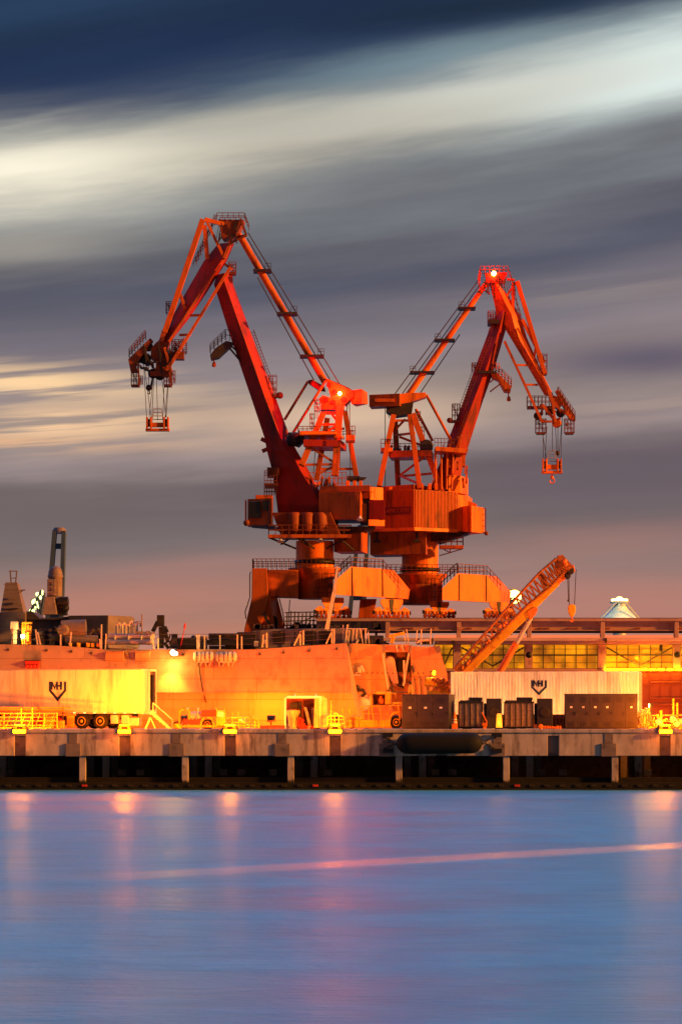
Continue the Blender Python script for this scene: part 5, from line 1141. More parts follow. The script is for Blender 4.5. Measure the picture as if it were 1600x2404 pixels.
# --- platform lorry
def make_lorry():
    Y0=204.6; P=plane(Y0)
    T = thing('platform_lorry', 'yellow flat platform lorry with guard rails and square rear cab', 'lorry', W(870,1711,Y0))
    m = MB(); m.pbox(812,918,1690,1708.5,Y0,Y0+2.3); m.build('platform_body','yellow_paint',T,.04)
    m = MB(); m.pbox(815,850,1685,1689.8,Y0+.1,Y0+1.2); m.lathe(P(827,1684,.2),(1,0,0),[(0,.1),(.4,.1)],10); m.pbox(838,851,1684,1689.7,Y0-.05,Y0+.3); m.each('deck_locker','yellow_paint',T,.03)
    for x,y0,dx in ((803,1665,4),(821,1664,2),(848,1658,6),(865,1660,0),(890,1658,5),(906,1657,2),(868,1633,8),(934,1656,4)):
        m = MB(); m.beam(P(x+dx,1690,0),P(x,y0,0),.07); m.build('rail_post','yellow_paint',T)
    m = MB(); m.tube(P(840,1659,0),P(943,1656,0),.045); m.tube(P(850,1676,0),P(912,1676,0),.025); m.build('top_rail','yellow_paint',T)
    m = MB()
    cx=[P(870,1657,.4),P(928,1657,.4),P(926,1625,.4),P(873,1625,.4)]; 
    m.box(P(871,0).x,P(876,0).x,Y0+.4,Y0+2,P(0,1657).z,P(0,1624).z); m.box(P(876.05,0).x,P(918,0).x,Y0+.4,Y0+2,P(0,1630).z,P(0,1624).z); m.box(P(904,0).x,P(918,0).x,Y0+.4,Y0+2,P(0,1657).z,P(0,1630.1).z); m.box(P(876.05,0).x,P(903.9,0).x,Y0+1.9,Y0+2,P(0,1657).z,P(0,1630.1).z); m.box(P(876.05,0).x,P(903.9,0).x,Y0+.4,Y0+1.9,P(0,1657).z,P(0,1654).z)
    m.box(P(918.05,0).x,P(930,0).x,Y0+.8,Y0+1.9,P(0,1630).z,P(0,1626).z); m.beam(P(928,1630,1),P(930,1648,1),.07); m.box(P(922,0).x,P(944,0).x,Y0+.3,Y0+1.9,P(0,1656).z,P(0,1648).z); cb=m.build('cab','yellow_paint',T,.02)
    m = MB(); m.pbox(886,900,1640,1654,Y0+.9,Y0+1.4); m.pbox(890,896,1634,1641,Y0+.95,Y0+1.3); m.build('cab_seat','orange_paint',cb,.04)
    wheel(T,P(930,1696,.1),.43,.35,'yellow_paint',local=False); wheel(T,P(930,1696,1.9),.43,.35,'yellow_paint',local=False)
    wheel(T,P(826,1701,2.32),.28,.2,'yellow_paint',local=False)
    m = MB(); m.path([P(914,1700,0),P(917,1682,0),P(925,1674,0),P(938,1672,0)],.09); m.build('mudguard','yellow_paint',T)
make_lorry()
# --- grey switch cabinets
def cabinet(T, w, d, h, doors, vents):
    b = MB(); b.box(0,w,0,d,.08,h); b.box(.05,w-.05,.05,d-.05,0,.08); b.box(-.03,w+.03,-.03,d+.03,h+.002,h+.05); b.build('cabinet_body','cabinet_grey',T,.015,True)
    x=.02; dw=(w-.04)/doors
    for k in range(doors):
        dm = MB(); dm.box(x+.01,x+dw-.01,-.028,-.002,.12,h-.04); do=dm.build('door','cabinet_grey',T,.008,True)
        v = MB()
        for j in range(6):
            xx=x+dw*(.22+j*.1); v.box(xx,xx+.03,-.036,-.0285,h-.55,h-.16); v.box(xx,xx+.03,-.036,-.0285,.18,.5)
        v.build('vent_slots','cabinet_dark',do,0,True)
        if k in vents:
            q = MB(); q.box(x+dw*.42,x+dw*.60,-.04,-.029,h-.92,h-.80); q.build('notice','white_paint',do,0,True)
        hd = MB(); hd.box(x+dw-.14,x+dw-.10,-.07,-.029,h*.40,h*.5); hd.box(x+dw-.2,x+dw-.12,-.085,-.07,h*.46,h*.49); hd.build('handle','cabinet_dark',do,0,True)
        x+=dw
c=W(943,0,203.4); T=thing('switch_cabinet','grey switchgear cabinet with three doors beside the platform lorry','cabinet',(c.x,203.4,DZ),math.radians(-12)); cabinet(T,3.22,2.3,2.30,3,(0,1,2))
c=W(1325,0,203.6); T=thing('switch_cabinet','long grey switchgear cabinet with six doors before the corrugated container','cabinet',(c.x,203.6,DZ),math.radians(-3)); cabinet(T,4.92,1.9,2.34,6,(0,1,2,3,5))
m=MB(); c=W(963,0,204); T=thing('gas_cylinder','small lit gas cylinder with dark valve on the grey cabinet top','gas cylinder',(c.x,204.3,DZ+2.354))
m.lathe((c.x,204.3,DZ+2.354),(0,0,1),[(0,.13),(.05,.15),(.5,.15),(.62,.10),(.66,.05)],14); m.build('cylinder_body','yellow_paint',T)
m=MB(); m.lathe((c.x,204.3,DZ+2.98),(0,0,1),[(.04,.05),(.1,.09),(.2,.09),(.26,.03)],10); m.build('valve_cap','black_paint',T)
# --- cooling units
def cooler(px, w, n, label, bw):
    c=W(px,0,203.6); T=thing('cooling_unit',label,'cooling unit',(c.x,203.6,DZ),math.radians(-4),'dark cooling units between the grey cabinets')
    h=2.05
    b=MB(); b.box(0,w,.12,2.0,.05,h-.25); b.box(.1,w-.1,.2,1.9,h-.249,h-.1); b.box(w*.42,w*.97,.3,1.8,h-.1,h+.1); b.build('core','cabinet_dark',T,.03,True)
    pw=(w-.1)/n
    for k in range(n):
        g=MB(); x0=.05+k*pw+.02; x1=.05+(k+1)*pw-.04
        g.box(x0,x1,.02,.119,.16,h-.32)
        for j in range(22):
            z=.2+j*(h-.56)/22; g.box(x0+.02,x1-.02,-.002+random.uniform(0,.012),.0195,z,z+.04)
        g.build('radiator_panel','grille_metal',T,.008,True)
    f=MB()
    for k in range(n+1): f.box(.02+k*pw-.02,.02+k*pw+.05,-.03,.1195,.05,h-.2)
    f.box(0,w+.05,-.035,.12,h-.3,h-.18); f.build('frame','dark_steel',T,.01,True)
    s=MB(); s.box(w+.25,w+.25+bw,.0,2.1,.04,h+.02); s.box(w+.06,w+.248,.4,1.6,.3,h-.3); s.build('fan_housing','cabinet_dark',T,.03,True)
    s=MB(); 
    s.lathe((w+.25+bw*.5,-.005,h*.55),(0,-1,0),[(0,bw*.32),(.03,bw*.32),(.03,bw*.27)],20); s.build('fan_ring','dark_steel',T,0,True)
    return T
cooler(1075,1.66,4,'dark cooling unit with four ribbed panels, next to the three door cabinet',1.0)
cooler(1182,2.0,5,'dark cooling unit with five ribbed panels, below the container emblem',1.05)
m=MB(); P=plane(203.0); T=thing('metal_strut','orange metal strut leaning against the four panel cooling unit','strut',W(1138,1711,203)); m.beam(P(1131,1672,.3),P(1143,1697,0),.08); m.pbox(1131,1143,1697,1705,203,203.4); m.pbox(1134,1141,1705,1711,203.1,203.3); m.build('strut_bar','orange_paint',T,.01)
# --- traffic cone, glowing drum
T=thing('traffic_cone','orange traffic cone with pale bands between grey cabinet and cooling unit','cone',W(1066,1711,203)); c=V((W(1066,0,203).x,203,DZ))
m=MB(); m.box(c.x-.19,c.x+.19,202.8,203.2,DZ,DZ+.35); m.build('cone_base','orange_paint',T,.03)
m=MB(); m.lathe(c+V((0,0,.35)),(0,0,1),[(0,.18),(.5,.14),(.62,.07),(.66,.09),(.74,.09),(.8,.03)],16); cb=m.build('cone_body','orange_paint',T)
m=MB(); m.lathe(c+V((0,0,.42)),(0,0,1),[(0,.182),(.08,.176)],16); m.lathe(c+V((0,0,.62)),(0,0,1),[(0,.168),(.06,.163)],16); m.build('reflective_band','white_paint',cb)
T=thing('beacon_drum','glowing orange beacon drum between the two cooling units','beacon',W(1172,1711,202.6)); c=V((W(1171,0,202.6).x,202.6,DZ))
m=MB(); m.lathe(c+V((0,0,.1)),(0,0,1),[(0,.22),(.28,.21),(.3,.2),(.55,.19),(.57,.18),(.88,.16),(.93,.12),(.95,.02)],20); m.build('drum','drum_glow',T)
m=MB(); m.lathe(c,(0,0,1),[(0,.27),(.06,.27),(.1,.2)],20); m.build('drum_base','rubber',T)
lamp('beacon_drum_light',c+V((-.1,-.5,.5)),22,(1,.4,.04),.15)
T=thing('slatted_crate','low orange slatted crate between five panel cooling unit and long cabinet','crate',W(1300,1711,205)); P=plane(205.0); m=MB()
for k in range(5): m.pbox(1286+k*8,1291+k*8,1678,1711,205,205.05)
m.pbox(1284,1326,1684,1688,204.95,205); m.pbox(1284,1326,1700,1705,204.95,205); m.pbox(1284,1326,1680,1711,205.8,205.9); m.pbox(1284,1287,1680,1711,205.05,205.8); m.pbox(1322,1326,1680,1711,205.05,205.8); m.build('slats','orange_paint',T)
T=thing('pallet_pieces','row of orange wooden pieces lying on the wharf by the slatted crate','timber',W(1285,1711,202.6)); m=MB()
for k in range(7): m.pbox(1276+k*6,1280.5+k*6,1705+random.uniform(-1,1),1711,202.6,203)
m.pbox(1274,1318,1708.5,1711.4,203.05,203.4); m.each('offcuts','orange_paint',T,.01)
T=thing('cable_reel','tiny orange reel lying in front of the five panel cooling unit','reel',W(1268,1711,202.6)); m=MB(); m.lathe(W(1268,1706,202.6),(0,-1,0),[(-.15,.1),(-.15,.17),(-.1,.17),(-.1,.08),(.1,.08),(.1,.17),(.15,.17),(.15,.1)],16); m.build('reel_body','orange_paint',T)
# --- corrugated container on chassis
def make_container():
    ang=math.radians(-11); c=W(1497,0,208.0)
    T=thing('container_trailer','white corrugated container on a chassis with blue shield emblem behind the grey cabinets','container',(c.x,208.0,DZ),ang)
    L,Wd=13.15,2.44; z0,z1=1.0,4.0; N=58
    s=MB(); pts=[]
    for k in range(N):
        x=-L+.12+(L-.24)*k/N; p=(L-.24)/N
        for t,o in ((0,0),(.32,0),(.5,.045),(.82,.045)): pts.append((x+p*t,o))
    pts.append((-.12,0))
    n=len(pts); s.add([V((x,y+.02,z0+.15)) for x,y in pts]+[V((x,y+.02,z1-.1)) for x,y in pts],[(i,i+1,n+i+1,n+i) for i in range(n-1)])
    s.build('side_wall','white_paint',T,0,True)
    b=MB(); b.box(-L+.05,-.05,.08,Wd-.02,z0+.1,z1-.02); b.build('container_body','white_paint',T,0,True)
    f=MB(); f.box(-L,0,0,.1,z1-.10,z1); f.box(-L,0,0,.1,z0,z0+.15)
    for x in (-L,-.12): f.box(x,x+.12,-.004,.1,z0+.15,z1-.1)
    f.build('corner_frame','white_paint',T,.01,True)
    e=MB(); e.box(-.049,0,.1,Wd-.02,z0+.02,z1-.02)
    for k in range(2): e.box(.001,.035,.14+k*1.15,.14+k*1.15+1.1,z0+.1,z1-.1)
    en=e.build('end_door','white_paint',T,.01,True)
    r=MB()
    for y in (.4,.9,1.55,2.05): r.tube((.06,y,z0+.1),(.06,y,z1-.1),.025); 
    for y in (.4,.9,1.55,2.05): r.box(.04,.09,y-.2,y+.2,z0+1.0,z0+1.06)
    for z in (z0+.5,z0+1.5,z1-.5): r.box(.036,.07,.14,2.4,z,z+.05)
    r.build('lock_rod','galv',en,0,True)
    emblem(T,-L+5.68,-L+6.78,z1-1.68,z1-.62,-.02)
    k=MB(); k.box(-L+.3,-.2,.5,.75,z0-.35,z0-.01); k.box(-L+.3,-.2,Wd-.75,Wd-.5,z0-.35,z0-.01)
    for x in (-12.9,-9,-5,-.4): k.box(x,x+.2,.1,Wd-.1,z0-.25,z0-.02)
    k.build('chassis','dark_steel',T,.02,True)
    for x in (-3.4,-2.1):
        for y in (.05,Wd-.38): wheel(T,(x,y,.5),.5,.3,'galv')
    g=MB()
    for x in (-10.5,): g.box(x,x+.15,.3,.45,0,z0-.3); g.box(x,x+.15,2,2.15,0,z0-.3)
    g.build('landing_leg','galv',T,0,True)
make_container()
# --- tangled hoses / lit pipework, far right
def make_hoses():
    Y0=203.4; P=plane(Y0)
    T=thing('hose_heap','tall heap of tangled lit hoses against the container end','hose heap',W(1512,1711,Y0)); m=MB()
    for k in range(46):
        x=random.uniform(1500,1526); pts=[]; h=random.uniform(8,54); s=random.choice((-1,1))
        for j in range(6):
            t=j/5; pts.append(P(x+s*(t*random.uniform(4,18))*(1 if x<1515 else .6)+ (1-t)*random.uniform(-3,3), 1710-h*math.sin(math.pi*(.08+.9*t)), random.uniform(-.3,1.2)))
        m.path(pts,.035,5)
    m.build('hoses','tarp',T)
    T=thing('pipe_manifold','tangle of yellow lit pipes and valves at the wharf edge, far right','pipe manifold',W(1565,1711,202.6)); P=plane(202.6)
    m=MB()
    for y in (1680,1694,1705): m.tube(P(1525,y,.5),P(1680,y-1,.5),.06,n=8)
    for x,y0 in ((1551,1668),(1581,1640),(1590,1650),(1540,1690),(1625,1660),(1655,1650)): m.tube(P(x,1711,.3),P(x,y0,.3),.07 if x!=1551 else .12,n=8)
    m.each('pipe','yellow_paint',T)
    m=MB()
    for k in range(26):
        x=random.uniform(1522,1600); y=random.uniform(1688,1708); m.path([P(x,y,random.uniform(-.3,.3)),P(x+random.uniform(-10,14),y+random.uniform(-8,6),0),P(x+random.uniform(-14,20),min(1710,y+random.uniform(0,14)),0)],random.uniform(.03,.08),6)
    m.each('hose','yellow_paint',T)
    m=MB()
    for x,y in ((1545,1696),(1578,1690),(1588,1700),(1602,1694)):
        m.lathe(P(x,y,-.1),(0,-1,0),[(-.1,.1),(-.1,.24),(0,.26),(.1,.24),(.1,.08)],14)
    m.each('valve_wheel','galv',T)
    lamp('manifold_lamp_light',W(1548,1680,203.0),380,SOD,.1)
    T=thing('work_lamp','bright work lamp on a short stand against the container end','work lamp',W(1512,1650,204.2)); P=plane(204.4); m=MB(); m.tube(P(1528,1711,0),P(1528,1660,0),.05); m.box(P(1524,0).x,P(1532,0).x,204.3,204.6,P(0,1662).z,P(0,1652).z); m.build('lamp_stand','dark_steel',T); m=MB(); m.box(P(1522.5,0).x,P(1523.9,0).x,204.32,204.58,P(0,1661).z,P(0,1653).z); m.build('lens','sodium_bright',T)
    lamp('work_lamp_light',P(1520,1657,0),420,(1,.40,.04),.12)
make_hoses()
# --- telescopic mobile crane behind the container
def make_mobile():
    Y0=214.0; P=plane(Y0)
    T=thing('mobile_crane','yellow telescopic mobile crane with raised boom and dark lattice extension behind the white container','mobile crane',W(1090,1711,Y0))
    m=MB(); m.pbox(1000,1250,1676,1696,Y0-.6,Y0+1.6); m.pbox(1180,1260,1640,1676,Y0-.6,Y0+1.6); m.build('carrier','mobile_yellow',T,.05)
    for x in (1025,1055,1190,1225): 
        for d in (-.8,1.3): wheel(T,P(x,1694,d),.55,.35,'mobile_yellow',local=False)
    m=MB(); m.pbox(1004,1090,1620,1676,Y0-.5,Y0+1.5); m.prism([P(1040,1622,-.2),P(1072,1578,-.2),P(1085,1588,-.2),P(1085,1640,-.2),P(1040,1640,-.2)],(0,1.4,0)); m.build('superstructure','mobile_yellow',T,.05)
    m=MB()
    m.pbox(995,1018,1590,1612,Y0-.4,Y0+.6); m.pbox(1018,1050,1602,1620,Y0-.5,Y0+.5); m.build('engine_cover','mobile_yellow',T,.1)
    m=MB()
    for k in range(22):
        x=random.uniform(1012,1062); y=random.uniform(1596,1624); m.lathe(P(x,y,-.7),(random.uniform(-1,1),-.4,random.uniform(-.4,.4)),[(-.15,.02),(-.12,random.uniform(.08,.2)),(.15,random.uniform(.08,.2)),(.16,.02)],10)
    m.each('winch_gear','orange_paint',T)
    m=MB(); m.path([P(1008,1596,-.5),P(1008,1578,-.5),P(1018,1577,-.5)],.04); m.build('lamp_arm','dark_steel',T)
    m=MB(); m.pbox(1016,1021,1576,1584,Y0-.6,Y0-.4); m.build('work_lamp','sodium_lens',T)
    # boom: three nested sections
    def sec(a,b,w0,w1,d): 
        a=P(*a); b=P(*b); ax=(b-a).normalized(); s=ax.cross(V((0,1,0))).normalized()
        return [[a-s*w0*.5+V((0,-d,0)),a+s*w0*.5+V((0,-d,0)),a+s*w0*.5+V((0,d,0)),a-s*w0*.5+V((0,d,0))],[b-s*w1*.5+V((0,-d,0)),b+s*w1*.5+V((0,-d,0)),b+s*w1*.5+V((0,d,0)),b-s*w1*.5+V((0,d,0))]]
    m=MB(); m.loft(sec((1072,1592,.3),(1252,1420,.3),.80,.78,.42)); m.build('boom_section','mobile_yellow',T,.06)
    m=MB(); m.loft(sec((1245,1427,.3),(1306,1366,.3),.62,.60,.33)); m.build('boom_section','mobile_yellow',T,.05)
    m=MB(); m.loft(sec((1300,1372,.3),(1330,1342,.3),.5,.5,.28)); m.prism([P(1306,1368,0),P(1322,1330,0),P(1346,1326,0),P(1350,1342,0),P(1334,1352,0),P(1322,1364,0)],(0,.6,0)); hd=m.build('boom_head','orange_paint',T,.03)
    m=MB(); m.lathe(P(1338,1340,-.15),(0,1,0),[(0,.2),(.05,.28),(.1,.24),(.8,.24),(.85,.28),(.9,.2)],16); m.lathe(P(1332,1352,-.1),(0,1,0),[(0,.16),(.05,.22),(.8,.22),(.9,.16)],14); m.build('head_sheave','dark_steel',hd)
    # lattice extension stowed on the boom side
    m=MB()
    A=(1066,1572); B=(1222,1400); C=(1262,1352); D=(1304,1314)
    low=[(1080,1578),(1236,1422),(1290,1378),(1322,1344)]; top=[(1068,1566),(1216,1398),(1264,1346),(1304,1312)]
    for d in (-.75,-.25):
        m.path([P(x,y,d) for x,y in low],.10,6); m.path([P(x,y,d) for x,y in top],.10,6)
        for i in range(3):
            n=12 if i==0 else 5
            for k in range(n):
                f=lambda L,t: P(L[i][0]+(L[i+1][0]-L[i][0])*t, L[i][1]+(L[i+1][1]-L[i][1])*t, d)
                m.tube(f(low,k/n),f(top,(k+.5)/n),.065,n=4); m.tube(f(top,(k+.5)/n),f(low,(k+1)/n),.065,n=4)
    for i in range(3):
        n=12 if i==0 else 5
        for k in range(n+1):
            for Lx in (low,top):
                q=(Lx[i][0]+(Lx[i+1][0]-Lx[i][0])*k/n, Lx[i][1]+(Lx[i+1][1]-Lx[i][1])*k/n); m.tube(P(*q,-.75),P(*q,-.25),.04,n=4)
    m.prism([P(1062,1570,-.8),P(1078,1556,-.8),P(1094,1566,-.8),P(1078,1582,-.8)],(0,.6,0)); m.prism([P(1306,1306,-.8),P(1318,1304,-.8),P(1344,1332,-.8),P(1330,1342,-.8),P(1310,1330,-.8)],(0,.7,0)); m.beam(P(1264,1350,-.5),P(1282,1376,-.5),.3); m.beam(P(1304,1314,-.5),P(1312,1350,-.5),.35,.5)
    m.build('lattice_extension','lattice_brown',T)
    m=MB()
    for k in range(16):
        t=random.random(); x=1080+t*140+random.uniform(-2,6); y=1574-t*152+random.uniform(-8,4); m.ball(P(x,y,-.8),random.uniform(.06,.13),6)
    m.ball(P(1323,1319,-.95),.16,8); m.ball(P(1325,1326,-.95),.14,8); m.each('lattice_fittings','orange_paint',T)
    m=MB(); m.tube(P(1160,1600,.3),P(1212,1510,.3),.24,n=16); m.build('luffing_cylinder','orange_paint',T)
    m=MB(); m.tube(P(1211,1512,.3),P(1246,1450,.3),.16,n=16); m.build('cylinder_rod','ship_white',T)
    m=MB(); m.prism([P(1236,1436,-.2),P(1254,1424,-.2),P(1262,1430,-.2),P(1256,1444,-.2),P(1244,1456,-.2)],(0,1,0)); m.build('cylinder_lug','orange_paint',T,.03)
    for a,b in (((1332,1350),(1334,1412)),((1335,1350),(1336,1424)),((1352,1336),(1348,1424))):
        m=MB(); m.tube(P(*a,.2),P(*b,.2),.028,n=5); m.build('hoist_rope','cable_steel',T)
    m=MB(); m.ball(P(1334,1410,.2),.09,8); m.build('rope_socket','dark_steel',T)
    m=MB(); m.prism([P(1333,1424,.0),P(1336,1419,.0),P(1346,1418,.0),P(1351,1424,.0),P(1351,1434,.0),P(1346,1448,.0),P(1338,1448,.0),P(1333,1434,.0)],(0,.45,0)); hk=m.build('hook_block','mobile_yellow',T,.08)
    m=MB(); m.path([P(1342,1448,.2),P(1342,1453,.2),P(1345,1456,.2),P(1342,1460,.2),P(1338,1457,.2)],.06); m.build('hook','orange_paint',hk)
make_mobile()
# --- unseen floodlights on low stands, mostly added to light the hull
def flood(px, label, power, x_aim, proto=None):
    Y=219.2; x=W(px,0,Y).x
    if proto is None:
        T=thing('unseen_floodlight',label,'floodlight',(0,0,0),0,'mostly added low floodlights along the back of the wharf')
        m=MB(); m.box(-.3,.3,-.25,.25,0,.05); m.tube((0,0,.05),(0,0,.5),.05); m.beam((-.3,0,.5),(.3,0,.5),.05); m.build('stand','dark_steel',T,0,True)
        m=MB(); m.loft([[V((-.2,-.15,.55)),V((.2,-.15,.55)),V((.2,-.15,.8)),V((-.2,-.15,.8))],[V((-.3,.15,.55)),V((.3,.15,.55)),V((.3,.12,.95)),V((-.3,.12,.95))]]); m.build('housing','dark_steel',T,.02,True)
        m=MB(); m.hexa([(-.27,.152,.58),(.27,.152,.58),(.27,.13,.91),(-.27,.13,.91)],[(-.27,.17,.58),(.27,.17,.58),(.27,.15,.91),(-.27,.15,.91)]); m.build('lens','sodium_lens',T,0,True)
    else: T=copy_tree(proto)
    T['label']=label; T.location=(x,Y,DZ)
    lamp('unseen_flood_light',(x,Y+.4,DZ+.8),power*1.75,(1,.105,.001),.2,spot=128,aim=(x+x_aim,227,5.4),blend=1.0)
    return T
f0=flood(90,'added low floodlight behind the pipe barrier and white trailer',1500,0)
flood(265,'added low floodlight behind the rear wheels of the white trailer',1500,0,f0)
flood(430,'added low floodlight behind the small service truck',1300,0,f0)
flood(636,'low floodlight glowing on the hull left of the tarp shelter',4600,0,f0)
flood(790,'added low floodlight behind the pipe gate between shelter and lorry',1500,0,f0)
flood(930,'added low floodlight behind the platform lorry and grey cabinet',1500,0,f0)
def added_container_lamp(px, label, power):  # unseen lamps added behind the cabinets to brighten the container
    T=copy_tree(f0); T['label']=label; x=W(px,0,205.8).x; T.location=(x,205.75,DZ); T['group']='added low floodlights hidden behind the grey cabinets'
    lamp('added_container_light',(x,206.1,DZ+.85),power,(1,.34,.13),.2,spot=168,aim=(x+.4,209.5,DZ+2.6),blend=.4)
for px,lb,pw in ((1095,'added low floodlight behind the four panel cooling unit',175),(1200,'added low floodlight behind the left part of the five panel cooling unit',160),(1310,'added low floodlight behind the slatted crate',140),(1420,'added low floodlight behind the long grey cabinet',105)): added_container_lamp(px,lb,pw)
flood(1120,'added low floodlight hidden behind the white corrugated container',700,-3,f0)
# ------------------------------------------------------------------ background: warehouse, runway, towers, far lights
def make_warehouse():
    Y0=252.0; P=plane(Y0)
    T=thing('warehouse','long warehouse with yellow lit glazed upper wall and red brown lower wall','warehouse',(W(1320,0,Y0).x,Y0+3,4))
    x0,x1=1022,2400
    m=MB(); m.box(P(x0,0).x,P(x1,0).x,Y0,Y0+.4,3.9,P(0,1576).z); m.build('lower_wall','siding_red',T)
    m=MB()
    X=P(x0,0).x
    while X<P(x1,0).x: m.box(X,X+.05,Y0-.06,Y0-.002,4.0,P(0,1578).z); X+=.9
    for y,x in ((1640,1526),(1654,1526),(1603,1526)): m.tube(P(x,y,-.2),P(2200,y-2,-.2),.09)
    m.build('siding_rib','siding_red',T)
    m=MB(); m.box(P(x0,0).x,P(x1,0).x,Y0-.15,Y0+.5,P(0,1576).z,P(0,1570).z); m.build('sill_beam','girder_grey',T,.02)
    m=MB(); m.box(P(x0,0).x,P(x1,0).x,Y0-.6,Y0+.6,P(0,1513).z,P(0,1506).z)
    X=P(x0,0).x
    while X<P(x1,0).x: m.box(X,X+.07,Y0-.66,Y0-.602,P(0,1512.5).z,P(0,1506.2).z); X+=.28
    m.build('eave_cladding','roof_grey',T)
    m=MB(); m.box(P(880,0).x,P(x1,0).x,Y0-1.0,Y0+.9,P(0,1505.8).z,P(0,1498).z); m.build('eave_beam','roof_grey',T,.03)
    m=MB(); m.box(P(x0,0).x,P(x1,0).x,Y0+.9,Y0+3.5,P(0,1513).z,P(0,1506).z); m.build('roof','roof_grey',T)
    m=MB(); m.box(P(x0,0).x,P(x1,0).x,Y0+3.2,Y0+3.5,3.9,P(0,1513).z-.01); m.build('rear_wall','siding_red',T)
    m=MB(); m.box(P(x0,0).x,P(x1,0).x,Y0+3.6,Y0+3.7,P(0,1500).z,P(0,1488.5).z); m.build('glow_strip','strip_glow',T)  # added glowing strip in place of the bright band between eave and girder
    # glazing bays
    cols=[1010,1072,1240,1412,1588,1760,1930,2100]
    zt,zb=P(0,1514).z,P(0,1569).z
    gm=bpy.data.materials.new('lit_glass'); gm.use_nodes=True; nt=gm.node_tree; b=nt.nodes['Principled BSDF']
    tc=nt.nodes.new('ShaderNodeTexCoord'); n=nt.nodes.new('ShaderNodeTexNoise'); n.inputs['Scale'].default_value=.5; n.inputs['Detail'].default_value=3; nt.links.new(tc.outputs['Object'],n.inputs['Vector'])
    r=nt.nodes.new('ShaderNodeValToRGB'); r.color_ramp.elements[0].position=.35; r.color_ramp.elements[1].position=.7; r.color_ramp.elements[0].color=(.10,.033,.001,1); r.color_ramp.elements[1].color=(.66,.22,.001,1)
    nt.links.new(n.outputs['Fac'],r.inputs['Fac']); sc=nt.nodes.new('ShaderNodeVectorMath'); sc.operation='MULTIPLY'; sc.inputs[1].default_value=(1/.93,0,1/.62); nt.links.new(tc.outputs['Object'],sc.inputs[0])
    fl=nt.nodes.new('ShaderNodeVectorMath'); fl.operation='FLOOR'; nt.links.new(sc.outputs[0],fl.inputs[0]); wn=nt.nodes.new('ShaderNodeTexWhiteNoise'); wn.noise_dimensions='3D'; nt.links.new(fl.outputs[0],wn.inputs['Vector'])
    mr=nt.nodes.new('ShaderNodeMapRange'); mr.inputs[3].default_value=.45; mr.inputs[4].default_value=1.12; nt.links.new(wn.outputs['Value'],mr.inputs[0])
    cc=nt.nodes.new('ShaderNodeCombineColor'); [nt.links.new(mr.outputs[0],cc.inputs[i]) for i in range(3)]
    mx=nt.nodes.new('ShaderNodeMix'); mx.data_type='RGBA'; mx.blend_type='MULTIPLY'; mx.inputs['Factor'].default_value=1; nt.links.new(r.outputs[0],mx.inputs['A']); nt.links.new(cc.outputs[0],mx.inputs['B'])
    nt.links.new(mx.outputs['Result'],b.inputs['Emission Color']); b.inputs['Emission Strength'].default_value=1.12; b.inputs['Base Color'].default_value=(.30,.15,.01,1); b.inputs['Roughness'].default_value=.35
    MATS['lit_glass']=gm
    for a,c in zip(cols[:-1],cols[1:]):
        g=MB(); g.box(P(a+9,0).x,P(c-9,0).x,Y0+.22,Y0+.26,zb,zt); w=g.build('window','lit_glass',T)
        g=MB(); nx=6; 
        if a==1010: nx=2
        for k in range(nx+1):
            x=P(a+9+(c-a-18)*k/nx,0).x; g.box(x-.035,x+.035,Y0+.14,Y0+.219,zb,zt)
        for y in (1538,1524,1556): g.box(P(a+9,0).x,P(c-9,0).x,Y0+.13,Y0+.218,P(0,y).z-.03*(2 if y==1538 else .6),P(0,y).z+.03*(2 if y==1538 else .6))
        q0,q1=P(a+11,1562,-.0),P((a+c)/2,1518,-.0); q2=P(c-11,1562,0); q3=P((a+c)/2,1564,0); 
        if a!=1240: g.beam(V((q3.x,Y0+.08,q3.z)),V((P(c-11,0).x,Y0+.08,P(0,1520).z)),.13,.08); g.beam(V((q3.x,Y0+.08,q3.z)),V((P(a+11,0).x,Y0+.08,P(0,1520).z)),.13,.08)
        g.build('glazing_frame','mullion',w)
        m=MB(); m.box(P(c-9,0).x,P(c+9,0).x,Y0-.05,Y0+.4,zb,zt); m.build('column','girder_grey',T,.02)
    for px,py in ((1240,1538),(1587,1538)):
        m=MB(); m.ball(P(px,py,-.45),.28); m.beam(P(px,py,-.4),P(px,py,-.05),.1); m.each('wall_lamp','black_paint',T)
    m=MB(); m.beam(P(1550,1514,-.2),P(1550,1528,-.2),.25); m.beam(P(1062,1505,-1.1),P(1062,1514,-1.1),.25); m.beam(P(1418,1499,-1.1),P(1418,1510,-1.1),.2); m.each('downpipe','dark_steel',T)
    for k,x in enumerate((1424,1434,1446,1462,1478,1494,1510,1530,1550,1572,1592)):
        m=MB(); m.box(P(x,0).x-.22,P(x,0).x+.22,Y0-.32,Y0-.152,P(0,1573).z,P(0,1570.5).z); m.build('sill_lamp','sodium_lens',T)
    lamp('window_beam_light',P(1424,1564,-.9),2500,(1,.60,.05),.08,spot=34,aim=P(1600,1532,.2),blend=.25)
    for x in (1412,1416):
        m=MB(); m.beam(P(x,1574,-.2),P(x,1565,-.2),.1); m.each('sill_post','ship_white',T)
    lamp('lower_wall_light',P(1560,1700,-6),1800,(1,.20,.02),.2)
make_warehouse()
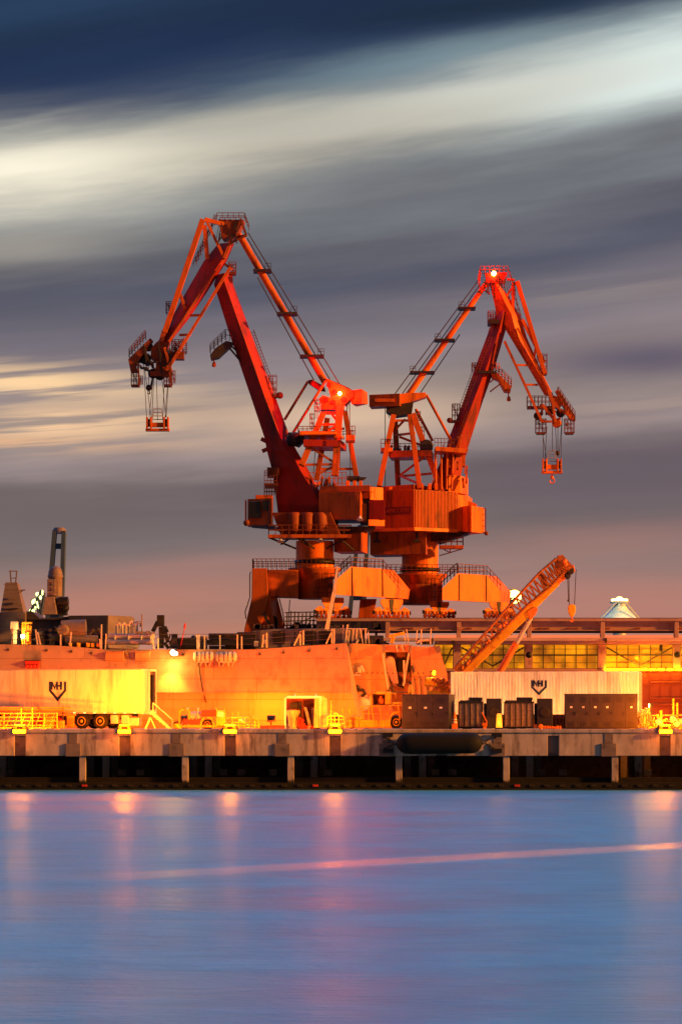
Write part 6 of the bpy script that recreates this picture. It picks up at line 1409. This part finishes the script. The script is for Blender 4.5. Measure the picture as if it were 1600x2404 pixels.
def make_runway():
    Y0=253.2; P=plane(Y0)
    T=thing('crane_runway','grey elevated steel runway girder under the portal cranes','crane runway',(W(1240,0,Y0).x,Y0+2,4))
    xl,xr=742,2400
    m=MB(); m.box(P(xl,0).x,P(xr,0).x,Y0-.5,Y0+5.5,P(0,1459).z,P(0,1452.5).z); m.build('top_flange','girder_grey',T,.02)
    m=MB(); m.box(P(xl,0).x,P(xr,0).x,Y0,Y0+.25,P(0,1479).z,P(0,1459).z); m.box(P(xl,0).x,P(xr,0).x,Y0-.3,Y0+.5,P(0,1481).z,P(0,1479).z); m.build('web','girder_grey',T)
    m=MB(); m.box(P(xl,0).x,P(xr,0).x,Y0+.6,Y0+1.0,P(0,1486).z,P(0,1481).z); m.build('lower_chord','ship_dark',T)
    for x in (909,1076,1241,1413,1586,1760,1930):
        m=MB(); m.box(P(x-5,0).x,P(x+5,0).x,Y0-.42,Y0+.3,P(0,1497.8).z,P(0,1459.2).z); m.build('post','girder_grey',T,.02)
    m=MB(); m.box(P(xl,0).x,P(xr,0).x,Y0-.3,Y0-.1,P(0,1452.4).z,P(0,1450.8).z); m.build('rail','dark_steel',T)
    for x in (945,960,1008,1095,1265,1278,1330,1345,1420,1490,1595):
        m=MB(); m.box(P(x,0).x,P(x+random.uniform(6,12),0).x,Y0-.2,Y0-.002,P(0,1478).z,P(0,1474).z); m.each('cable_box','siding_red',T)
    m=MB()
    for x in (756,800,850,880): m.box(P(x,0).x,P(x+6,0).x,Y0+1,Y0+1.4,4,P(0,1486).z)
    m.each('trestle_leg','girder_grey',T)
    m=MB()
    for k in range(30):
        x=random.uniform(762,905); m.box(P(x,0).x,P(x+random.uniform(2,9),0).x,Y0-.4,Y0-.05,P(0,1478).z,P(0,1478-random.uniform(4,17)).z)
    m.each('trolley_gear','ship_dark',T)
    T=thing('pipe_scaffold','dark pipe scaffold standing between the crane leg and the bogie','scaffold',(W(715,0,Y0).x,Y0+1,4)); m=MB()
    for k,x in enumerate(range(672,752,9)):
        m.tube(P(x-2+random.uniform(-2,2),1500,.5),P(x+2,1436-random.uniform(-4,4),.5),.06,n=5); m.tube(P(x,1500,2),P(x+1,1440,2),.05,n=5)
    for y in (1438,1448,1458,1468,1476): m.tube(P(668,y,.5),P(752,y-2,.5),.05,n=5)
    m.tube(P(672,1476,.4),P(750,1440,.4),.05,n=5); m.build('pipes','dark_steel',T)
    m=MB()
    for k in range(14):
        x=random.uniform(680,745); m.box(P(x,0).x,P(x+random.uniform(4,10),0).x,Y0+.2,Y0+1,P(0,1482).z,P(0,1470-random.uniform(0,10)).z)
    m.each('stacked_gear','ship_dark',T)
make_runway()
# hidden edge of the raised dock the left leg of the taller crane stands on: pier_ground
# ------------------------------------------------------------------ far towers and lights
def far_tower(label, Y, base, top, wb, wt, py_base, dark):
    P=plane(Y); T=thing('bridge_tower',label,'tower',(W(base,0,Y).x,Y,0),0,'pale blue towers far behind')
    px=lambda t: base+(top[0]-base)*t
    py=lambda t: py_base+(top[1]-py_base)*t
    hw=lambda t: (wb+(wt-wb)*t)/2
    for s in (-1,1):
        m=MB(); g=.30
        m.hexa([P(px(0)+s*hw(0)-hw(0)*g,py(0)),P(px(0)+s*hw(0)+hw(0)*g,py(0)),P(px(1)+s*hw(1)*.72+hw(1)*g,py(1)),P(px(1)+s*hw(1)*.72-hw(1)*g,py(1))],[P(px(0)+s*hw(0)-hw(0)*g,py(0),4),P(px(0)+s*hw(0)+hw(0)*g,py(0),4),P(px(1)+s*hw(1)*.72+hw(1)*g,py(1),4),P(px(1)+s*hw(1)*.72-hw(1)*g,py(1),4)]); m.build('leg','far_blue',T)
    for t in (.2,.42,.60,.86):
        m=MB(); m.beam(P(px(t)-hw(t),py(t),2),P(px(t)+hw(t),py(t),2),1.6 if t!=.60 else 2.6,2); m.build('cross_beam',dark if t==.60 else 'far_blue',T)
    m=MB(); m.lathe(P(px(1),py(1)+6,2),(0,0,1),[(0,P(hw(1)*.95+800,0).x),(.6,P(hw(1)*1.08+800,0).x),(1.0,P(hw(1)*1.08+800,0).x),(1.8,P(hw(1)*.8+800,0).x)],20); m.build('cap',dark,T)
    return T
far_tower('slender pale blue tower rising behind the ship gun dome',900.0,124,(138,1246),34,30,1500,'deck_grey')
far_tower('pale blue tower seen between the two portal cranes',900.0,831,(852,1240),36,30,1520,'far_blue')
def far_mast(name, label, Y, lamps, legs, lm, power=0, col=(1,.9,.5), plat=None):
    P=plane(Y); T=thing(name,label,'light mast',(W(lamps[0][0],0,Y).x,Y,0),0,'floodlight masts far behind'); m=MB()
    for a,b in legs: m.tube(P(*a),P(*b),.22,n=6)
    m.build('mast','far_blue',T)
    if plat:
        m=MB(); m.lathe(P(plat[0],plat[1]),(0,0,1),[(0,.5),(.3,P(plat[2]+800,0).x),(.7,P(plat[2]+800,0).x),(1.0,.5)],20); m.build('ring','galv',T)
    for x,y,r in lamps:
        h=MB(); h.lathe(P(x,y,.3),(0,-1,0),[(-.3,r*.6),(.1,r*1.2),(.25,r*1.25)],12); ho=h.build('floodlight','galv',T)
        e=MB(); e.lathe(P(x,y,-.0),(0,-1,0),[(0,r),(.1,r*.9),(.18,r*.4),(.2,.01)],12); e.build('lens',lm,ho)
    return T
far_mast('floodlight_mast','slanting mast of greenish lit floodlights left of the ship gun dome',420.0,[(88,1395,.3),(98,1389,.24),(101,1395,.2),(92,1403,.38),(82,1414,.5),(87,1425,.4),(75,1435,.42)],[((98,1386),(70,1440)),((104,1392),(84,1520)),((70,1440),(66,1520)),((90,1400),(100,1460)),((82,1414),(92,1440))],'far_lamp')
far_mast('floodlight_mast','mast with two blazing warm floodlights behind the shorter crane',420.0,[(1190,1401,.95),(1207,1401,.95),(1182,1405,.3),(1216,1406,.3)],[((1198,1404),(1198,1700)),((1186,1404),(1212,1404)),((1192,1425),(1206,1404)),((1204,1425),(1190,1404)),((1180,1440),(1196,1410))],'far_lamp_warm')
def far_canopy():
    Y=420.0; P=plane(Y); T=thing('lit_canopy','white tented canopy with a glowing ring top above the warehouse roof','canopy',(W(1468,0,Y).x,Y,0))
    m=MB(); n=24; c=P(1469,1700,10); R=lambda p:p*Y/S
    m.lathe((c.x,c.y,P(0,1460).z),(0,0,1),[(0,R(60)),(R(18),R(38)),(R(32),R(24)),(R(44),R(15)),(R(50),R(12))],n); m.build('tent','canvas_white',T)
    m=MB(); m.lathe((c.x,c.y,P(0,1412).z),(0,0,1),[(0,R(14)),(R(3),R(24)),(R(6),R(24)),(R(9),R(12))],n); m.build('ring','galv',T)
    m=MB(); m.lathe((c.x,c.y,P(0,1405).z),(0,0,1),[(0,R(16)),(R(1),R(20)),(R(5),R(20)),(R(7),R(8)),(R(10),R(5)),(R(11),.1)],n)
    m.build('ring_lamp','far_lamp_warm',T)
    for xx in (1413,1520):
        m=MB(); m.tube(P(xx,1456,8),P(1469+(-10 if xx<1469 else 10),1408,8),.18,n=5); m.each('guy_cable','galv',T)
    m=MB(); m.tube((c.x,c.y,0),(c.x,c.y,P(0,1404).z),1.0,n=10); m.build('mast','galv',T)
    lamp('canopy_light',(c.x-2,c.y-9,P(0,1408).z),900,(.9,1,.6),.5)
far_canopy()
# ------------------------------------------------------------------ sky
def make_sky():
    wd=bpy.data.worlds.new('World'); SC.world=wd; wd.use_nodes=True; nt=wd.node_tree; L=nt.links.new
    nt.nodes.clear(); out=nt.nodes.new('ShaderNodeOutputWorld'); bg=nt.nodes.new('ShaderNodeBackground'); L(bg.outputs[0],out.inputs[0])
    tc=nt.nodes.new('ShaderNodeTexCoord'); sx=nt.nodes.new('ShaderNodeSeparateXYZ'); L(tc.outputs['Generated'],sx.inputs[0])
    def M(op,a,b=None,c=None):
        n=nt.nodes.new('ShaderNodeMath'); n.operation=op
        for i,x in enumerate((a,b,c)):
            if x is None: continue
            if isinstance(x,(int,float)): n.inputs[i].default_value=x
            else: L(x,n.inputs[i])
        return n.outputs[0]
    K=S/1600.0
    u=M('MULTIPLY',M('ARCTAN2',sx.outputs[0],sx.outputs[1]),K)        # azimuth and elevation, in picture widths of this bearing
    v=M('MULTIPLY',M('ARCSINE',sx.outputs[2]),K)
    # cloud streaks rise to the right, more steeply higher up
    w=M('SUBTRACT',v,M('MULTIPLY',M('MULTIPLY',u,M('MINIMUM',M('MULTIPLY',v,1.2),1.15)),0.15))
    def noise(su,sw,detail=4,off=0.0,rough=.5):
        cx=nt.nodes.new('ShaderNodeCombineXYZ'); L(M('MULTIPLY',u,su),cx.inputs[0]); L(M('MULTIPLY',w,sw),cx.inputs[1]); cx.inputs[2].default_value=off
        n=nt.nodes.new('ShaderNodeTexNoise'); n.inputs['Scale'].default_value=1; n.inputs['Detail'].default_value=detail; n.inputs['Roughness'].default_value=rough
        L(cx.outputs[0],n.inputs['Vector']); return n.outputs['Fac']
    n1=noise(1.1,5.0,3,1.3); n2=noise(2.0,16,5,4.1,.55); n3=noise(3.5,60,4,9.7,.6)
    wo=M('ADD',w,M('ADD',M('MULTIPLY',M('SUBTRACT',n1,.5),.12),M('MULTIPLY',M('SUBTRACT',n2,.5),.10)))
    ramp=nt.nodes.new('ShaderNodeValToRGB'); ramp.color_ramp.interpolation='EASE'
    def lin(c): return tuple(((x/255)/12.92 if x<=10 else ((x/255+.055)/1.055)**2.4) for x in c)
    stops=[(0.00,(200,120,90)),(.09,(198,130,106)),(.15,(176,130,116)),(.22,(148,122,116)),(.28,(121,108,107)),(.35,(112,100,103)),(.42,(145,130,130)),(.475,(158,142,136)),(.53,(140,128,132)),(.60,(116,110,120)),(.655,(88,89,104)),(.70,(98,98,108)),(.75,(112,115,121)),(.80,(134,137,138)),(.85,(172,164,150)),(.89,(150,150,146)),(.925,(84,98,112)),(.96,(46,62,92)),(1.0,(36,52,84)),(1.06,(33,46,70)),(1.25,(36,50,84))]
    MX=3.0
    allst=[(p,lin(c)) for p,c in stops]+[(1.5,(.06,.12,.30)),(2.2,(.22,.56,1.35)),(3.0,(.24,.60,1.35))]
    cr=ramp.color_ramp
    while len(cr.elements)<len(allst): cr.elements.new(0.5)
    for e,(p,c) in zip(cr.elements,allst): e.position=p/MX; e.color=(*c,1)
    L(M('DIVIDE',wo,MX),ramp.inputs[0])
    col=ramp.outputs[0]
    # brightness streaking
    def mixc(a,fac,b,mode='MIX'):
        m=nt.nodes.new('ShaderNodeMix'); m.data_type='RGBA'; m.blend_type=mode
        if isinstance(fac,float): m.inputs['Factor'].default_value=fac
        else: L(fac,m.inputs['Factor'])
        L(a,m.inputs['A'])
        if isinstance(b,tuple): m.inputs['B'].default_value=(*b,1)
        else: L(b,m.inputs['B'])
        return m.outputs['Result']
    st=M('ADD',.68,M('MULTIPLY',n2,.64)); st=M('ADD',st,M('MULTIPLY',M('SUBTRACT',n3,.5),.2))
    cb=nt.nodes.new('ShaderNodeCombineColor'); [L(st,cb.inputs[i]) for i in range(3)]
    col=mixc(col,1.0,cb.outputs[0],'MULTIPLY')
    def blob(px,py,sxw,syw,c,amt,nz=None,tilt=.1):
        u0=(px-800)/1600; v0=(1692-py)/1600
        du=M('DIVIDE',M('SUBTRACT',u,u0),sxw/1600); dv=M('DIVIDE',M('SUBTRACT',M('SUBTRACT',v,v0),M('MULTIPLY',M('SUBTRACT',u,u0),tilt)),syw/1600)
        if nz is not None: dv=M('ADD',dv,M('MULTIPLY',M('SUBTRACT',nz,.5),1.6))
        g=M('EXPONENT',M('MULTIPLY',M('ADD',M('MULTIPLY',du,du),M('MULTIPLY',dv,dv)),-1.0))
        g=M('MULTIPLY',g,amt)
        return g, lin(c)
    n4=noise(2.2,48,4,15.0,.6); bk=nt.nodes.new('ShaderNodeMapRange'); bk.interpolation_type='SMOOTHSTEP'; L(n4,bk.inputs[0]); bk.inputs[1].default_value=.40; bk.inputs[2].default_value=.58; bk.inputs[3].default_value=.12; bk.inputs[4].default_value=1
    for a in ((40,425,430,88,(254,246,222),1.0,n2,.12),(1560,185,360,98,(232,250,248),1.0,n2,.2),(1180,235,560,55,(214,216,206),.9,n2,.15),(700,300,500,45,(190,182,164),.55,n2,.08),
              (30,600,300,50,(165,158,148),.7,n2,.1),(950,450,420,60,(100,101,110),.5,n2,.1),(1500,330,300,50,(104,104,112),.55,n1,.12),
              (60,905,340,40,(255,214,164),1.0,n2,-.03),(120,1000,300,40,(248,204,160),1.0,n2,.02),(20,1045,330,16,(240,186,140),.7,n2,.0),(800,985,330,45,(232,196,164),.8,n2,.05),
              (1500,960,240,28,(172,150,142),.7,n2,.08),(1520,850,320,50,(84,78,102),.8,n1,.05),(1400,690,300,30,(150,138,135),.6,n2,.08),(130,740,240,45,(92,92,104),.6,n2,.08),
              (1500,1120,420,90,(104,92,102),.75,n1,.08),(1450,1275,320,40,(172,126,118),.5,n2,.06),(60,1200,380,70,(116,104,104),.7,n2,.05),(260,1430,420,60,(190,128,110),.7,n2,.12),(400,1340,260,40,(168,124,116),.5,n2,.12),(1380,1400,420,60,(176,124,118),.5,n2,.0),
              (60,60,500,60,(50,78,112),.5,n2,.15),(1150,40,500,50,(30,42,54),.7,n2,.1),(1480,1440,420,70,(184,126,112),.65,n1,0),(1020,165,340,40,(128,152,162),.65,n2,.14)):
        g,c=blob(*a)
        if a[1] in (905,1000,1045,690,960): g=M('MULTIPLY',g,bk.outputs[0])
        col=mixc(col,g,c)
    # dusk side behind the viewer: softer pink grey
    back=nt.nodes.new('ShaderNodeMapRange'); L(sx.outputs[1],back.inputs[0]); back.inputs[1].default_value=.6; back.inputs[2].default_value=-.3; back.inputs[3].default_value=0; back.inputs[4].default_value=.95
    col=mixc(col,back.outputs[0],(.13,.085,.08))
    L(col,bg.inputs[0]); bg.inputs[1].default_value=.536
make_sky()
sd=bpy.data.lights.new('sun','SUN'); sd.energy=5.0; sd.angle=math.radians(3); sd.color=(1.0,.35,.04)
so=bpy.data.objects.new('sun',sd); COL.objects.link(so); so.location=(60,100,80)
to_sun=V((.95,-.25,.25)).normalized(); so.rotation_euler=to_sun.to_track_quat('Z','Y').to_euler()
cd=bpy.data.cameras.new('camera'); cam=bpy.data.objects.new('camera',cd); COL.objects.link(cam)
cam.location=(0,0,CZ); cam.rotation_euler=(math.radians(90),0,0)
cd.sensor_fit='HORIZONTAL'; cd.sensor_width=36; cd.lens=S/1600*36; cd.shift_y=(HZ-1202)/1600; cd.clip_end=9000; cd.clip_start=1
SC.camera=cam
SC.view_settings.view_transform='Standard'; SC.view_settings.look='None'; SC.view_settings.exposure=.9; SC.view_settings.gamma=1
SC.cycles.max_bounces=6; SC.cycles.sample_clamp_indirect=6.0; SC.cycles.use_denoising=True
